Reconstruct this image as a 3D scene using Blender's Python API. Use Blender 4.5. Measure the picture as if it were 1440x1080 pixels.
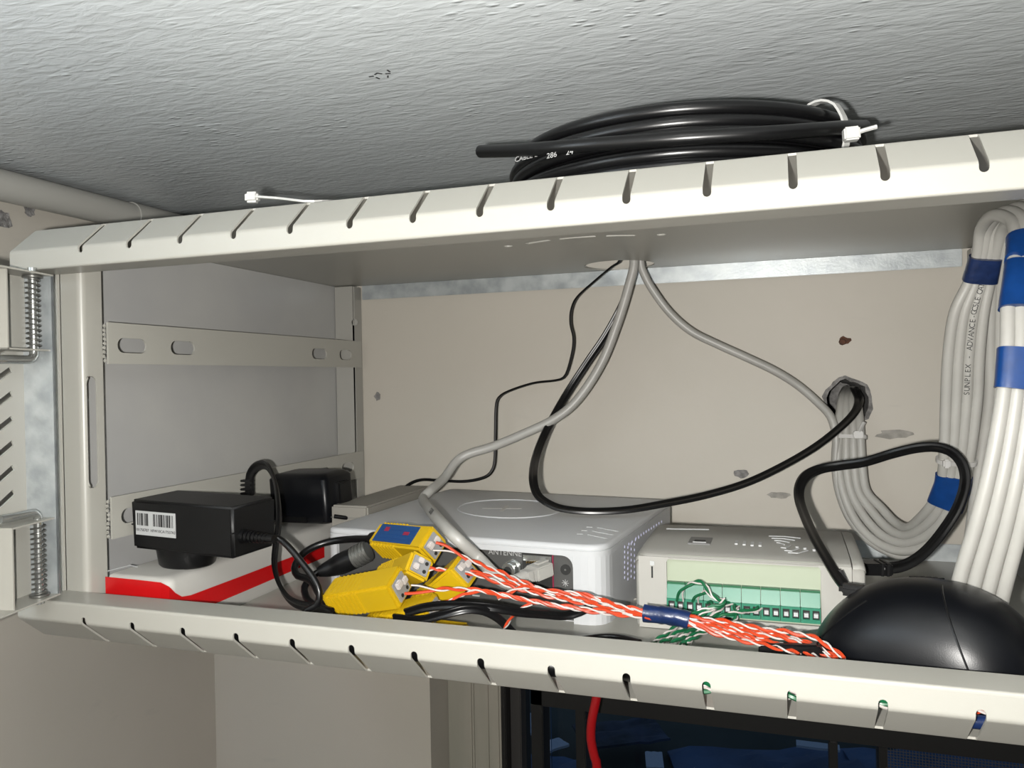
import bpy, bmesh, math, random
from mathutils import Vector, Matrix, Euler
random.seed(4)
sc = bpy.context.scene
for o in list(bpy.data.objects): bpy.data.objects.remove(o)
COL = sc.collection
V = Vector

# ------------------------------------------------------------------ camera
F_PX, YAW, PITCH, ROLL = 1115.027, 0.327540, -0.006900, -0.018530
CAM = V((0.37996, -0.36159, 0.12898))
_fwd = V((-math.sin(YAW)*math.cos(PITCH), math.cos(YAW)*math.cos(PITCH), math.sin(PITCH)))
_r0 = V((math.cos(YAW), math.sin(YAW), 0)); _u0 = _r0.cross(_fwd)
RGT = _r0*math.cos(ROLL) + _u0*math.sin(ROLL)
UP = -_r0*math.sin(ROLL) + _u0*math.cos(ROLL)
cd = bpy.data.cameras.new('camera'); cam = bpy.data.objects.new('camera', cd); COL.objects.link(cam)
cd.sensor_width = 36; cd.lens = F_PX/1440*36; cd.clip_start = 0.01; cd.clip_end = 200
m = Matrix((RGT, UP, -_fwd)).transposed().to_4x4(); m.translation = CAM
cam.matrix_world = m; sc.camera = cam

# ------------------------------------------------------------------ world, lights, exposure
w = bpy.data.worlds.new('World'); sc.world = w; w.use_nodes = True
w.node_tree.nodes['Background'].inputs[0].default_value = (0.155, 0.205, 0.31, 1)
w.node_tree.nodes['Background'].inputs[1].default_value = 0.50
vs = sc.view_settings
vs.view_transform = 'Standard'; vs.look = 'None'; vs.gamma = 1; vs.use_curve_mapping = False
vs.exposure = 0.0
# the phone's flash beside the lens
fl = bpy.data.lights.new('phone_flash', 'POINT'); fl.energy = 17.6; fl.shadow_soft_size = 0.004
fl.color = (1.0, 0.975, 0.93)
flo = bpy.data.objects.new('phone_flash', fl); flo.location = CAM - RGT*0.023 - UP*0.008 - _fwd*0.004; COL.objects.link(flo)
# added fill light, unseen behind the camera, to brighten the ceiling
rl = bpy.data.lights.new('ceiling_fill', 'AREA'); rl.shape = 'DISK'; rl.size = 0.30; rl.energy = 7.5; rl.color = (0.80, 0.90, 1.0)
rlo = bpy.data.objects.new('ceiling_fill', rl); rlo.location = (-0.12, -0.50, 0.20); rlo.rotation_euler = (math.pi, 0, 0); COL.objects.link(rlo)

# ------------------------------------------------------------------ pixel helpers (measured points of the photograph -> points on known planes)
def ray(px, py): return RGT*((px-720)/F_PX) - UP*((py-540)/F_PX) + _fwd
def at(px, py, X=None, Y=None, Z=None):
    d = ray(px, py)
    if X is not None: t = (X-CAM.x)/d.x
    elif Y is not None: t = (Y-CAM.y)/d.y
    else: t = (Z-CAM.z)/d.z
    return CAM + d*t
def on_plane(px, py, p0, n):
    d = ray(px, py); return CAM + d*((V(p0)-CAM).dot(n)/d.dot(n))

# ------------------------------------------------------------------ materials
ALB = 0.68      # overall reflectance of the surfaces against the flash's strength
def mat(name, col, rough=0.5, metal=0.0, var=0.0, vscale=8, bump=0.0, bscale=60, spec=0.5, stretch=None, rvar=0.0, emit=None, col2=None, coat=0.0, trans=0.0, bdist=0.001):
    col = tuple(c*ALB for c in col); col2 = tuple(c*ALB for c in col2) if col2 else None
    M = bpy.data.materials.new(name); M.use_nodes = True
    nt = M.node_tree; b = nt.nodes['Principled BSDF']
    b.inputs['Base Color'].default_value = (*col, 1); b.inputs['Roughness'].default_value = rough
    b.inputs['Metallic'].default_value = metal; b.inputs['Specular IOR Level'].default_value = spec
    b.inputs['Coat Weight'].default_value = coat; b.inputs['Transmission Weight'].default_value = trans
    tc = nt.nodes.new('ShaderNodeTexCoord'); mp = nt.nodes.new('ShaderNodeMapping')
    nt.links.new(tc.outputs['Object'], mp.inputs[0])
    if stretch: mp.inputs['Scale'].default_value = stretch
    if var > 0 or col2:
        n = nt.nodes.new('ShaderNodeTexNoise'); n.inputs['Scale'].default_value = vscale; n.inputs['Detail'].default_value = 5
        nt.links.new(mp.outputs[0], n.inputs['Vector'])
        r = nt.nodes.new('ShaderNodeValToRGB'); r.color_ramp.elements[0].position = 0.35; r.color_ramp.elements[1].position = 0.65
        c2 = col2 or tuple(c*(1-var) for c in col)
        r.color_ramp.elements[0].color = (*c2, 1); r.color_ramp.elements[1].color = (*col, 1)
        nt.links.new(n.outputs[0], r.inputs[0]); nt.links.new(r.outputs[0], b.inputs['Base Color'])
        if rvar:
            mr = nt.nodes.new('ShaderNodeMapRange'); mr.inputs[3].default_value = rough-rvar; mr.inputs[4].default_value = rough+rvar
            nt.links.new(n.outputs[0], mr.inputs[0]); nt.links.new(mr.outputs[0], b.inputs['Roughness'])
    if bump > 0:
        n2 = nt.nodes.new('ShaderNodeTexNoise'); n2.inputs['Scale'].default_value = bscale; n2.inputs['Detail'].default_value = 4
        nt.links.new(mp.outputs[0], n2.inputs['Vector'])
        bp = nt.nodes.new('ShaderNodeBump'); bp.inputs['Strength'].default_value = bump; bp.inputs['Distance'].default_value = bdist
        nt.links.new(n2.outputs[0], bp.inputs['Height']); nt.links.new(bp.outputs[0], b.inputs['Normal'])
    if emit:
        b.inputs['Emission Color'].default_value = (*emit[0], 1); b.inputs['Emission Strength'].default_value = emit[1]
    return M

M = {}
M['paint'] = mat('cabinet_paint', (0.45, 0.44, 0.395), 0.36, bump=0.06, bscale=900, bdist=0.0004)
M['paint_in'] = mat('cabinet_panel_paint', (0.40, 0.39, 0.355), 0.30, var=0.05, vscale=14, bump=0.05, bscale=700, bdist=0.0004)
M['galv'] = mat('galvanised_steel', (0.60, 0.635, 0.64), 0.40, 0.5, col2=(0.42, 0.455, 0.47), vscale=70, bump=0.15, bscale=500, rvar=0.12, bdist=0.0005)
M['galv_panel'] = mat('galvanised_side_sheet', (0.50, 0.495, 0.475), 0.36, 0.0, col2=(0.43, 0.43, 0.425), vscale=9, bump=0.06, bscale=300, rvar=0.08, bdist=0.0004)
M['steel'] = mat('bright_steel', (0.66, 0.68, 0.66), 0.25, 0.85)
M['wire'] = mat('spring_steel', (0.20, 0.20, 0.185), 0.35, 0.6)
M['black'] = mat('black_plastic', (0.0045, 0.0045, 0.005), 0.36, spec=0.35, bump=0.05, bscale=1500, bdist=0.0002)
M['blackmat'] = mat('matte_black_plastic', (0.005, 0.005, 0.0055), 0.48, spec=0.35, bump=0.08, bscale=1800, bdist=0.0002)
M['gloss'] = mat('dark_glossy_plastic', (0.0035, 0.004, 0.0055), 0.31, spec=0.22, bump=0.10, bscale=2200, bdist=0.0003)
M['rubber'] = mat('black_cable_jacket', (0.0045, 0.0045, 0.005), 0.30, spec=0.4, bump=0.04, bscale=300, bdist=0.0003)
M['white'] = mat('white_plastic', (0.60, 0.61, 0.62), 0.40, spec=0.25, bump=0.03, bscale=1500, bdist=0.0002)
M['whitebox'] = mat('white_carton', (0.58, 0.565, 0.53), 0.30)
M['red'] = mat('red_print', (0.62, 0.008, 0.010), 0.25)
M['redcable'] = mat('red_cable_jacket', (0.50, 0.006, 0.010), 0.35)
M['grey_plastic'] = mat('pale_grey_plastic', (0.46, 0.45, 0.415), 0.45, spec=0.25, bump=0.05, bscale=1500, bdist=0.0002)
M['carton'] = mat('grey_carton', (0.30, 0.285, 0.25), 0.6)
M['cream'] = mat('pale_green_label', (0.42, 0.47, 0.35), 0.45)
M['green'] = mat('green_terminal_plastic', (0.025, 0.22, 0.13), 0.38)
M['gwire'] = mat('green_wire', (0.008, 0.13, 0.050), 0.38)
M['owire'] = mat('orange_wire', (0.60, 0.060, 0.016), 0.40)
M['wwire'] = mat('white_wire', (0.62, 0.57, 0.54), 0.40)
M['yellow'] = mat('yellow_plastic', (0.62, 0.40, 0.008), 0.36, bump=0.03, bscale=1500, bdist=0.0002)
M['blue_label'] = mat('blue_label', (0.010, 0.060, 0.20), 0.35)
M['redink'] = mat('red_ink', (0.30, 0.02, 0.06), 0.4)
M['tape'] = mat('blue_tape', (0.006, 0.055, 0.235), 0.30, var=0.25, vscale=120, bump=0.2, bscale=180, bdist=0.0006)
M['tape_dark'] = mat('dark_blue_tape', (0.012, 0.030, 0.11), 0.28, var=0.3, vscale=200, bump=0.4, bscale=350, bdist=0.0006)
M['cable_grey'] = mat('grey_white_cable_jacket', (0.46, 0.45, 0.42), 0.42, var=0.10, vscale=40)
M['cable_white'] = mat('white_cable_jacket', (0.50, 0.49, 0.455), 0.42, var=0.08, vscale=40)
M['tie'] = mat('white_nylon', (0.60, 0.60, 0.575), 0.4)
M['tie_grey'] = mat('grey_nylon', (0.55, 0.54, 0.52), 0.4)
M['port'] = mat('dark_grey_port_panel', (0.085, 0.085, 0.082), 0.38, bump=0.05, bscale=900, bdist=0.0002)
M['gold'] = mat('gold_contacts', (0.75, 0.50, 0.18), 0.3, 1.0)
M['hole'] = mat('dark_opening', (0.010, 0.010, 0.009), 0.7)
M['grey'] = mat('grey_terminal_plastic', (0.30, 0.30, 0.30), 0.5)
M['ink'] = mat('black_ink', (0.03, 0.03, 0.03), 0.6)
M['greyink'] = mat('grey_ink', (0.16, 0.16, 0.155), 0.5)
M['paleink'] = mat('pale_print', (0.45, 0.45, 0.44), 0.5)
M['paper'] = mat('white_sticker', (0.56, 0.57, 0.57), 0.5)
M['led'] = mat('lit_vent', (0.75, 0.75, 0.85), 0.4, emit=((0.72, 0.70, 1.0), 0.55))
M['alu'] = mat('black_window_frame', (0.012, 0.012, 0.012), 0.4)
M['alu_in'] = mat('grey_window_track', (0.045, 0.042, 0.040), 0.5)
M['trim'] = mat('window_casing_paint', (0.42, 0.39, 0.33), 0.4, col2=(0.36, 0.35, 0.29), vscale=6, stretch=(6, 6, 0.7))
M['floor'] = mat('room_floor', (0.30, 0.27, 0.24), 0.5, var=0.2)
M['ground'] = mat('outside_ground', (0.10, 0.13, 0.11), 0.9, col2=(0.015, 0.03, 0.025), vscale=0.5)
M['tarp'] = mat('blue_tarpaulin', (0.10, 0.22, 0.42), 0.6, var=0.5, vscale=1.5)
M['tarp2'] = mat('dull_tarpaulin', (0.10, 0.15, 0.24), 0.7, col2=(0.02, 0.04, 0.05), vscale=2.5)
M['scrap'] = mat('pale_blue_sheet', (0.75, 0.88, 0.98), 0.5)
M['rust'] = mat('rusty_plug', (0.13, 0.045, 0.018), 0.8, var=0.5, vscale=300)
M['scuff'] = mat('wall_scuff', (0.40, 0.38, 0.34), 0.7, var=0.3, vscale=150)
M['plaster'] = mat('broken_plaster', (0.33, 0.32, 0.31), 0.9, var=0.5, vscale=200, bump=0.8, bscale=300, bdist=0.003)
M['pipe'] = mat('painted_pipe', (0.50, 0.49, 0.45), 0.35, bump=0.15, bscale=60, bdist=0.001)

def wall_mat(name, col, col2, scuff):
    W = mat(name, col, 0.55, col2=col2, vscale=5, bump=0.35, bscale=28, bdist=0.0016)
    nt = W.node_tree; b = nt.nodes['Principled BSDF']
    src = b.inputs['Base Color'].links[0].from_socket
    tc = nt.nodes.new('ShaderNodeTexCoord'); mp = nt.nodes.new('ShaderNodeMapping'); mp.inputs['Scale'].default_value = (10, 10, 30)
    nt.links.new(tc.outputs['Object'], mp.inputs[0])
    n = nt.nodes.new('ShaderNodeTexNoise'); n.inputs['Scale'].default_value = 1.6; n.inputs['Detail'].default_value = 8
    nt.links.new(mp.outputs[0], n.inputs['Vector'])
    r = nt.nodes.new('ShaderNodeValToRGB'); r.color_ramp.elements[0].position = 0.66; r.color_ramp.elements[1].position = 0.72
    nt.links.new(n.outputs[0], r.inputs[0])
    mx = nt.nodes.new('ShaderNodeMixRGB'); mx.inputs[2].default_value = (*scuff, 1)
    ml = nt.nodes.new('ShaderNodeMath'); ml.operation = 'MULTIPLY'; ml.inputs[1].default_value = 0.35
    nt.links.new(r.outputs[0], ml.inputs[0]); nt.links.new(ml.outputs[0], mx.inputs[0]); nt.links.new(src, mx.inputs[1])
    nt.links.new(mx.outputs[0], b.inputs['Base Color'])
    return W
M['wall'] = wall_mat('cream_wall_paint', (0.60, 0.555, 0.485), (0.56, 0.525, 0.455), (0.34, 0.32, 0.29))
def ceiling_mat():
    W = mat('glossy_ceiling_paint', (0.80, 0.845, 0.86), 0.22, col2=(0.76, 0.80, 0.815), vscale=4)
    nt = W.node_tree; b = nt.nodes['Principled BSDF']
    tc = nt.nodes.new('ShaderNodeTexCoord')
    def nz(scale, st, det):
        mp = nt.nodes.new('ShaderNodeMapping'); mp.inputs['Scale'].default_value = st; mp.inputs['Rotation'].default_value = (0, 0, 0.35)
        nt.links.new(tc.outputs['Object'], mp.inputs[0])
        n = nt.nodes.new('ShaderNodeTexNoise'); n.inputs['Scale'].default_value = scale; n.inputs['Detail'].default_value = det; n.inputs['Distortion'].default_value = 0.6
        nt.links.new(mp.outputs[0], n.inputs['Vector']); return n
    a = nz(150, (0.5, 1.4, 1), 6); c = nz(22, (0.7, 1.2, 1), 3)
    ad = nt.nodes.new('ShaderNodeMath'); ad.operation = 'MULTIPLY_ADD'; ad.inputs[1].default_value = 1.2
    nt.links.new(c.outputs[0], ad.inputs[0]); nt.links.new(a.outputs[0], ad.inputs[2])
    # small hard nibs in the paint, in patches
    vo = nt.nodes.new('ShaderNodeTexVoronoi'); vo.inputs['Scale'].default_value = 150
    mv = nt.nodes.new('ShaderNodeMapping'); mv.inputs['Scale'].default_value = (0.6, 1.2, 1); mv.inputs['Rotation'].default_value = (0, 0, 0.35)
    nt.links.new(tc.outputs['Object'], mv.inputs[0]); nt.links.new(mv.outputs[0], vo.inputs['Vector'])
    nb = nt.nodes.new('ShaderNodeMapRange'); nb.inputs[1].default_value = 0.34; nb.inputs[2].default_value = 0.0; nb.inputs[3].default_value = 0; nb.inputs[4].default_value = 1
    nt.links.new(vo.outputs['Distance'], nb.inputs[0])
    mk = nz(13, (1, 1, 1), 4); mr = nt.nodes.new('ShaderNodeMapRange'); mr.inputs[1].default_value = 0.50; mr.inputs[2].default_value = 0.64; mr.inputs[3].default_value = 0.0; mr.inputs[4].default_value = 0.9
    nt.links.new(mk.outputs[0], mr.inputs[0])
    m2 = nt.nodes.new('ShaderNodeMath'); m2.operation = 'MULTIPLY'; nt.links.new(nb.outputs[0], m2.inputs[0]); nt.links.new(mr.outputs[0], m2.inputs[1])
    a2 = nt.nodes.new('ShaderNodeMath'); a2.operation = 'ADD'; nt.links.new(ad.outputs[0], a2.inputs[0]); nt.links.new(m2.outputs[0], a2.inputs[1]); ad = a2
    bp = nt.nodes.new('ShaderNodeBump'); bp.inputs['Strength'].default_value = 0.55; bp.inputs['Distance'].default_value = 0.0014
    nt.links.new(ad.outputs[0], bp.inputs['Height']); nt.links.new(bp.outputs[0], b.inputs['Normal'])
    return W
M['ceiling'] = ceiling_mat()
def glass_mat():
    G = bpy.data.materials.new('window_glass'); G.use_nodes = True; nt = G.node_tree; nt.nodes.clear()
    o = nt.nodes.new('ShaderNodeOutputMaterial'); t = nt.nodes.new('ShaderNodeBsdfTransparent'); t.inputs[0].default_value = (0.8, 0.86, 0.9, 1)
    g = nt.nodes.new('ShaderNodeBsdfGlossy'); g.inputs['Roughness'].default_value = 0.03
    mx = nt.nodes.new('ShaderNodeMixShader'); fr = nt.nodes.new('ShaderNodeFresnel'); fr.inputs[0].default_value = 1.3
    nt.links.new(fr.outputs[0], mx.inputs[0]); nt.links.new(t.outputs[0], mx.inputs[1]); nt.links.new(g.outputs[0], mx.inputs[2]); nt.links.new(mx.outputs[0], o.inputs[0])
    return G
M['glass'] = glass_mat()

# ------------------------------------------------------------------ object helpers
def link(name, me, mats, parent=None, loc=None, rot=None, smooth=False):
    if isinstance(mats, str): mats = [mats]
    for x in mats: me.materials.append(M[x])
    if smooth:
        me.polygons.foreach_set('use_smooth', [True]*len(me.polygons))
    o = bpy.data.objects.new(name, me); COL.objects.link(o)
    if parent: o.parent = parent
    if loc is not None: o.location = loc
    if rot is not None: o.rotation_euler = rot
    return o
def thing(name, label, cat, loc=(0, 0, 0), rot=(0, 0, 0), group=None):
    o = bpy.data.objects.new(name, None); COL.objects.link(o); o.empty_display_size = 0.02
    o.location = loc; o.rotation_euler = rot; o['label'] = label; o['category'] = cat
    if group: o['group'] = group
    return o
def tag(o, label, cat, group=None):
    o['label'] = label; o['category'] = cat
    if group: o['group'] = group
    return o
def lab(o, label): o['label'] = label; return o
def struct(o): o['kind'] = 'structure'; return o
def inv(parent):  # world -> local of a thing placed with loc/rot
    return (Matrix.Translation(parent.location) @ parent.rotation_euler.to_matrix().to_4x4()).inverted()

class MB:
    def __init__(s): s.v = []; s.f = []; s.m = []; s.mi = 0
    def add(s, vs, fs):
        b = len(s.v); s.v += [tuple(x) for x in vs]
        for f in fs: s.f.append(tuple(i+b for i in f)); s.m.append(s.mi)
        return s
    def hexa(s, c):  # c: 8 corners, index bits x=1,y=2,z=4
        return s.add(c, [(0, 2, 3, 1), (4, 5, 7, 6), (0, 1, 5, 4), (2, 6, 7, 3), (0, 4, 6, 2), (1, 3, 7, 5)])
    def box(s, x0, x1, y0, y1, z0, z1):
        return s.hexa([(x, y, z) for z in (z0, z1) for y in (y0, y1) for x in (x0, x1)])
    def obox(s, c, sx, sy, sz, R=None):
        R = R or Matrix.Identity(3); c = V(c)
        return s.hexa([c + R @ V((x*sx/2, y*sy/2, z*sz/2)) for z in (-1, 1) for y in (-1, 1) for x in (-1, 1)])
    def tube(s, pts, r, n=10, cap=True, prof=None, up=None):
        pts = [V(p) for p in pts]; N = len(pts)
        rr = r if isinstance(r, (list, tuple)) else [r]*N
        T = [(pts[min(i+1, N-1)] - pts[max(i-1, 0)]).normalized() for i in range(N)]
        a = up or (V((0, 0, 1)) if abs(T[0].z) < 0.8 else V((0, 1, 0)))
        nrm = (a - T[0]*a.dot(T[0])).normalized()
        if prof is None: prof = [(math.cos(2*math.pi*k/n), math.sin(2*math.pi*k/n)) for k in range(n)]
        n = len(prof); vs = []
        for i in range(N):
            if i: nrm = (nrm - T[i]*nrm.dot(T[i])).normalized()
            bn = T[i].cross(nrm)
            for (c, d) in prof: vs.append(pts[i] + (nrm*c + bn*d)*rr[i])
        fs = [(i*n+k, i*n+(k+1) % n, (i+1)*n+(k+1) % n, (i+1)*n+k) for i in range(N-1) for k in range(n)]
        if cap: fs += [tuple(range(n-1, -1, -1)), tuple((N-1)*n+k for k in range(n))]
        return s.add(vs, fs)
    def cyl(s, p0, p1, r0, r1=None, n=20):
        r1 = r0 if r1 is None else r1
        return s.tube([p0, p1], [r0, r1], n)
    def rings(s, rings, cap=True):  # loft between equal rings
        n = len(rings[0]); vs = [p for r in rings for p in r]
        fs = [(i*n+k, i*n+(k+1) % n, (i+1)*n+(k+1) % n, (i+1)*n+k) for i in range(len(rings)-1) for k in range(n)]
        if cap: fs += [tuple(range(n-1, -1, -1)), tuple((len(rings)-1)*n+k for k in range(n))]
        return s.add(vs, fs)
    def build(s, name, mats, parent=None, bevel=0, seg=2, smooth=False, loc=None, rot=None, xf=None):
        me = bpy.data.meshes.new(name)
        vs = [xf @ V(x) for x in s.v] if xf is not None else s.v
        me.from_pydata(vs, [], s.f)
        bm = bmesh.new(); bm.from_mesh(me)
        if len(set(s.m)) > 1:
            for f, i in zip(bm.faces, s.m): f.material_index = i
        bmesh.ops.recalc_face_normals(bm, faces=bm.faces)
        if bevel:
            es = [e for e in bm.edges if e.is_manifold and e.calc_face_angle(0) > 0.5]
            bmesh.ops.bevel(bm, geom=es, offset=bevel, segments=seg, affect='EDGES', clamp_overlap=True)
        bm.to_mesh(me); bm.free()
        o = link(name, me, mats, parent, loc, rot, smooth)
        if smooth and not hasattr(s, 'full'): me.set_sharp_from_angle(angle=math.radians(50))
        return o

def spline(P, step=0.004, closed=False):
    P = [V(p) for p in P]; out = []
    n = len(P)
    for i in range(n if closed else n-1):
        if closed: p0, p1, p2, p3 = P[i-1], P[i], P[(i+1) % n], P[(i+2) % n]
        else: p0, p1, p2, p3 = P[max(i-1, 0)], P[i], P[i+1], P[min(i+2, n-1)]
        # centripetal Catmull-Rom through Bezier handles
        d1 = max((p1-p0).length, 1e-6)**0.5; d2 = max((p2-p1).length, 1e-6)**0.5; d3 = max((p3-p2).length, 1e-6)**0.5
        b1 = p1 + (p2-p0)*(d2/(d1+d2))/3*1.0 if i or closed else p1 + (p2-p1)/3
        b2 = p2 - (p3-p1)*(d2/(d2+d3))/3*1.0 if i < n-2 or closed else p2 - (p2-p1)/3
        k = max(2, int((p2-p1).length/step))
        for j in range(k):
            t = j/k; u = 1-t
            out.append(p1*u**3 + b1*3*u*u*t + b2*3*u*t*t + p2*t**3)
    if not closed: out.append(P[-1])
    return out
def resample(P, step):
    out = [P[0]]; acc = 0
    for a, b in zip(P, P[1:]):
        L = (b-a).length; d = step-acc
        while d <= L and L > 0: out.append(a + (b-a)*(d/L)); d += step
        acc = (acc + L) % step if L else acc
    if (out[-1]-P[-1]).length > step*0.3: out.append(P[-1])
    return out
def px_path(L): return [at(x, y, Y=Y) for x, y, Y in L]
DUAL = [(0.95+0.62*math.cos(a), 0.62*math.sin(a)) for a in [math.radians(x) for x in (-150, -110, -60, 0, 60, 110, 150)]] + \
       [(-0.95+0.62*math.cos(a), 0.62*math.sin(a)) for a in [math.radians(x) for x in (30, 70, 120, 180, 240, 290, 330)]]
def frames(P):
    N = len(P); T = [(P[min(i+1, N-1)] - P[max(i-1, 0)]).normalized() for i in range(N)]
    a = V((0, 0, 1)) if abs(T[0].z) < 0.8 else V((0, 1, 0)); nrm = (a - T[0]*a.dot(T[0])).normalized(); out = []
    for i in range(N):
        nrm = (nrm - T[i]*nrm.dot(T[i])).normalized(); out.append((P[i], T[i], nrm, T[i].cross(nrm)))
    return out
def twisted(path, c1, parent, ra=0.00095, rw=0.0009, pitch=0.017, ph=0.0, name='wire', head1=None, head2=None):
    """two insulated strands twisted round a path; each strand an own part"""
    P = resample(spline(path, 0.002), 0.0016); fr = frames(P)
    for k, (c, hd) in enumerate(((c1, head1), ('wwire', head2))):
        Q = [p + (n*math.cos(a) + b*math.sin(a))*ra for i, (p, t, n, b) in enumerate(fr) for a in [ph + k*math.pi + 2*math.pi*i*0.0016/pitch]]
        if hd is not None: Q = spline([V(h) for h in hd] + [Q[3]], 0.0015)[:-1] + Q[3:]
        MB().tube(Q, rw*(1.16 if k == 0 else .66), 6).build(name, c, parent, smooth=True)

def plate(outline, holes, cuts=(), fn=None, thick=0.0012, flip=False):
    """flat sheet with holes in (a,b), cut along b = cuts, mapped by fn(a,b) -> xyz and given thickness"""
    bm = bmesh.new(); es = []
    for loop in [outline]+list(holes):
        vs = [bm.verts.new((x, y, 0)) for x, y in loop]
        es += [bm.edges.new((vs[i], vs[(i+1) % len(vs)])) for i in range(len(vs))]
    bmesh.ops.triangle_fill(bm, edges=es, use_beauty=True, use_dissolve=False)
    for c in cuts:
        bmesh.ops.bisect_plane(bm, geom=bm.verts[:]+bm.edges[:]+bm.faces[:], plane_co=(0, c, 0), plane_no=(0, 1, 0), dist=1e-7)
    if fn:
        for v in bm.verts: v.co = V(fn(v.co.x, v.co.y))
    bmesh.ops.recalc_face_normals(bm, faces=bm.faces)
    if thick: bmesh.ops.solidify(bm, geom=bm.faces[:], thickness=thick if not flip else -thick)
    return bm
def bobj(name, bm, mats, parent=None, smooth=False, loc=None, rot=None):
    me = bpy.data.meshes.new(name); bmesh.ops.recalc_face_normals(bm, faces=bm.faces); bm.to_mesh(me); bm.free()
    o = link(name, me, mats, parent, loc, rot, smooth)
    if smooth: me.set_sharp_from_angle(angle=math.radians(35))
    return o
def plate2(outline, holes, cuts, fn, fn2):
    bm = plate(outline, holes, cuts, None, 0)
    flat = [(v.co.x, v.co.y) for v in bm.verts]; bm.verts.index_update()
    be = [(e.verts[0], e.verts[1]) for e in bm.edges if e.is_boundary]
    fs = [[v.index for v in f.verts] for f in bm.faces]; vl = list(bm.verts)
    nv = [bm.verts.new(fn2(*q)) for q in flat]
    for f in fs: bm.faces.new([nv[i] for i in reversed(f)])
    for a, b in be: bm.faces.new([a, b, nv[b.index], nv[a.index]])
    for v, q in zip(vl, flat): v.co = V(fn(*q))
    return bm
def rect(x0, x1, y0, y1): return [(x0, y0), (x1, y0), (x1, y1), (x0, y1)]
def obround(cx, cy, w, h, n=5):
    r = min(w, h)/2; out = []
    for k in range(4):
        sx = 1 if k in (0, 3) else -1; sy = 1 if k < 2 else -1
        for j in range(n):
            a = math.pi/2*(k + j/(n-1)); out.append((cx + sx*(w/2-r) + r*math.cos(a), cy + sy*(h/2-r) + r*math.sin(a)))
    res = [out[0]]
    for q in out[1:]:
        if (q[0]-res[-1][0])**2+(q[1]-res[-1][1])**2 > 1e-12: res.append(q)
    if (res[0][0]-res[-1][0])**2+(res[0][1]-res[-1][1])**2 < 1e-12: res.pop()
    return res
def circle(cx, cy, r, n=28): return [(cx+r*math.cos(2*math.pi*k/n), cy+r*math.sin(2*math.pi*k/n)) for k in range(n)]
def text_mesh(name, s, size, mname, parent, mtx, extrude=0.00005, spacing=1.0):
    c = bpy.data.curves.new(name, 'FONT'); c.body = s; c.size = size; c.align_x = 'CENTER'; c.align_y = 'CENTER'; c.extrude = extrude; c.space_character = spacing
    t = bpy.data.objects.new('t', c); COL.objects.link(t)
    me = bpy.data.meshes.new_from_object(t.evaluated_get(bpy.context.evaluated_depsgraph_get())); bpy.data.objects.remove(t)
    me.name = name; me.materials.clear(); me.transform(mtx)
    return link(name, me, mname, parent)
def basis(o, x, y):
    x = V(x).normalized(); z = x.cross(V(y)).normalized(); y = z.cross(x)
    mm = Matrix((x, y, z)).transposed().to_4x4(); mm.translation = V(o); return mm

# ================================================================== THE ROOM
YW = 0.372; XL = -0.2292; ZC = 0.308; FL = -2.0
Y1 = 0.42                                       # plane of the window
WX0, WX1, WZ1, WZ0 = 0.0362, 1.15, -0.120, -1.25  # window opening
HOLE = at(1193, 566, Y=YW)
# back wall with the window opening and the drilled cable hole
jag = [(HOLE.x + (0.0165+random.uniform(-.0012, .0016))*math.cos(a), HOLE.z + (0.019+random.uniform(-.0015, .0018))*math.sin(a)) for a in [2*math.pi*k/26 for k in range(26)]]
wallm = plate(rect(XL, 2.2, FL, ZC), [rect(WX0, WX1, WZ0, WZ1), jag], fn=lambda a, b: (a, YW, b), thick=0)
bmesh.ops.recalc_face_normals(wallm, faces=wallm.faces)
wb = struct(bobj('wall_back', wallm, 'wall'))
# depth of the wall: reveals of the window and sleeve of the hole
mb = MB()
mb.add([(WX0, YW, WZ0), (WX0, Y1+.08, WZ0), (WX0, Y1+.08, WZ1), (WX0, YW, WZ1)], [(0, 1, 2, 3)])
mb.add([(WX1, YW, WZ0), (WX1, Y1+.08, WZ0), (WX1, Y1+.08, WZ1), (WX1, YW, WZ1)], [(0, 1, 2, 3)])
mb.add([(WX0, YW, WZ1), (WX1, YW, WZ1), (WX1, Y1+.08, WZ1), (WX0, Y1+.08, WZ1)], [(0, 1, 2, 3)])
mb.add([(WX0, YW, WZ0), (WX1, YW, WZ0), (WX1, Y1+.08, WZ0), (WX0, Y1+.08, WZ0)], [(0, 1, 2, 3)])
mb.build('window_reveal', 'wall', wb)
mb = MB(); n = len(jag)
mb.add([(x, YW, z) for x, z in jag]+[(HOLE.x+(x-HOLE.x)*.86, YW+.09, HOLE.z+(z-HOLE.z)*.86) for x, z in jag],
       [(i, (i+1) % n, n+(i+1) % n, n+i) for i in range(n)]+[tuple(range(n, 2*n))])
mb.build('cable_hole', 'plaster', wb)
# broken plaster rim
vs = []; fs = []
for i, (x, z) in enumerate(jag):
    k = 1.10+random.uniform(0, .14)
    vs += [(x, YW-.0002, z), (HOLE.x+(x-HOLE.x)*k, YW-.0004, HOLE.z+(z-HOLE.z)*k)]
fs = [(2*i, 2*i+1, (2*i+3) % (2*n), (2*i+2) % (2*n)) for i in range(n)]
MB().add(vs, fs).build('chipped_rim', 'plaster', wb)
def blot(cx, cz, pxr, mname, name, sx=1.0, sz=1.0, X=None, seed=1):
    rnd = random.Random(seed); vs = []
    for k in range(14):
        a = 2*math.pi*k/14; q = pxr*(0.75+rnd.random()*0.5)
        if X is None: vs.append((cx+q*sx*math.cos(a), YW-.0005, cz+q*sz*math.sin(a)))
        else: vs.append((X+.0005, cx+q*sx*math.cos(a), cz+q*sz*math.sin(a)))
    return MB().add(vs, [tuple(range(14))]).build(name, mname, wb if X is None else wl)
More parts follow.
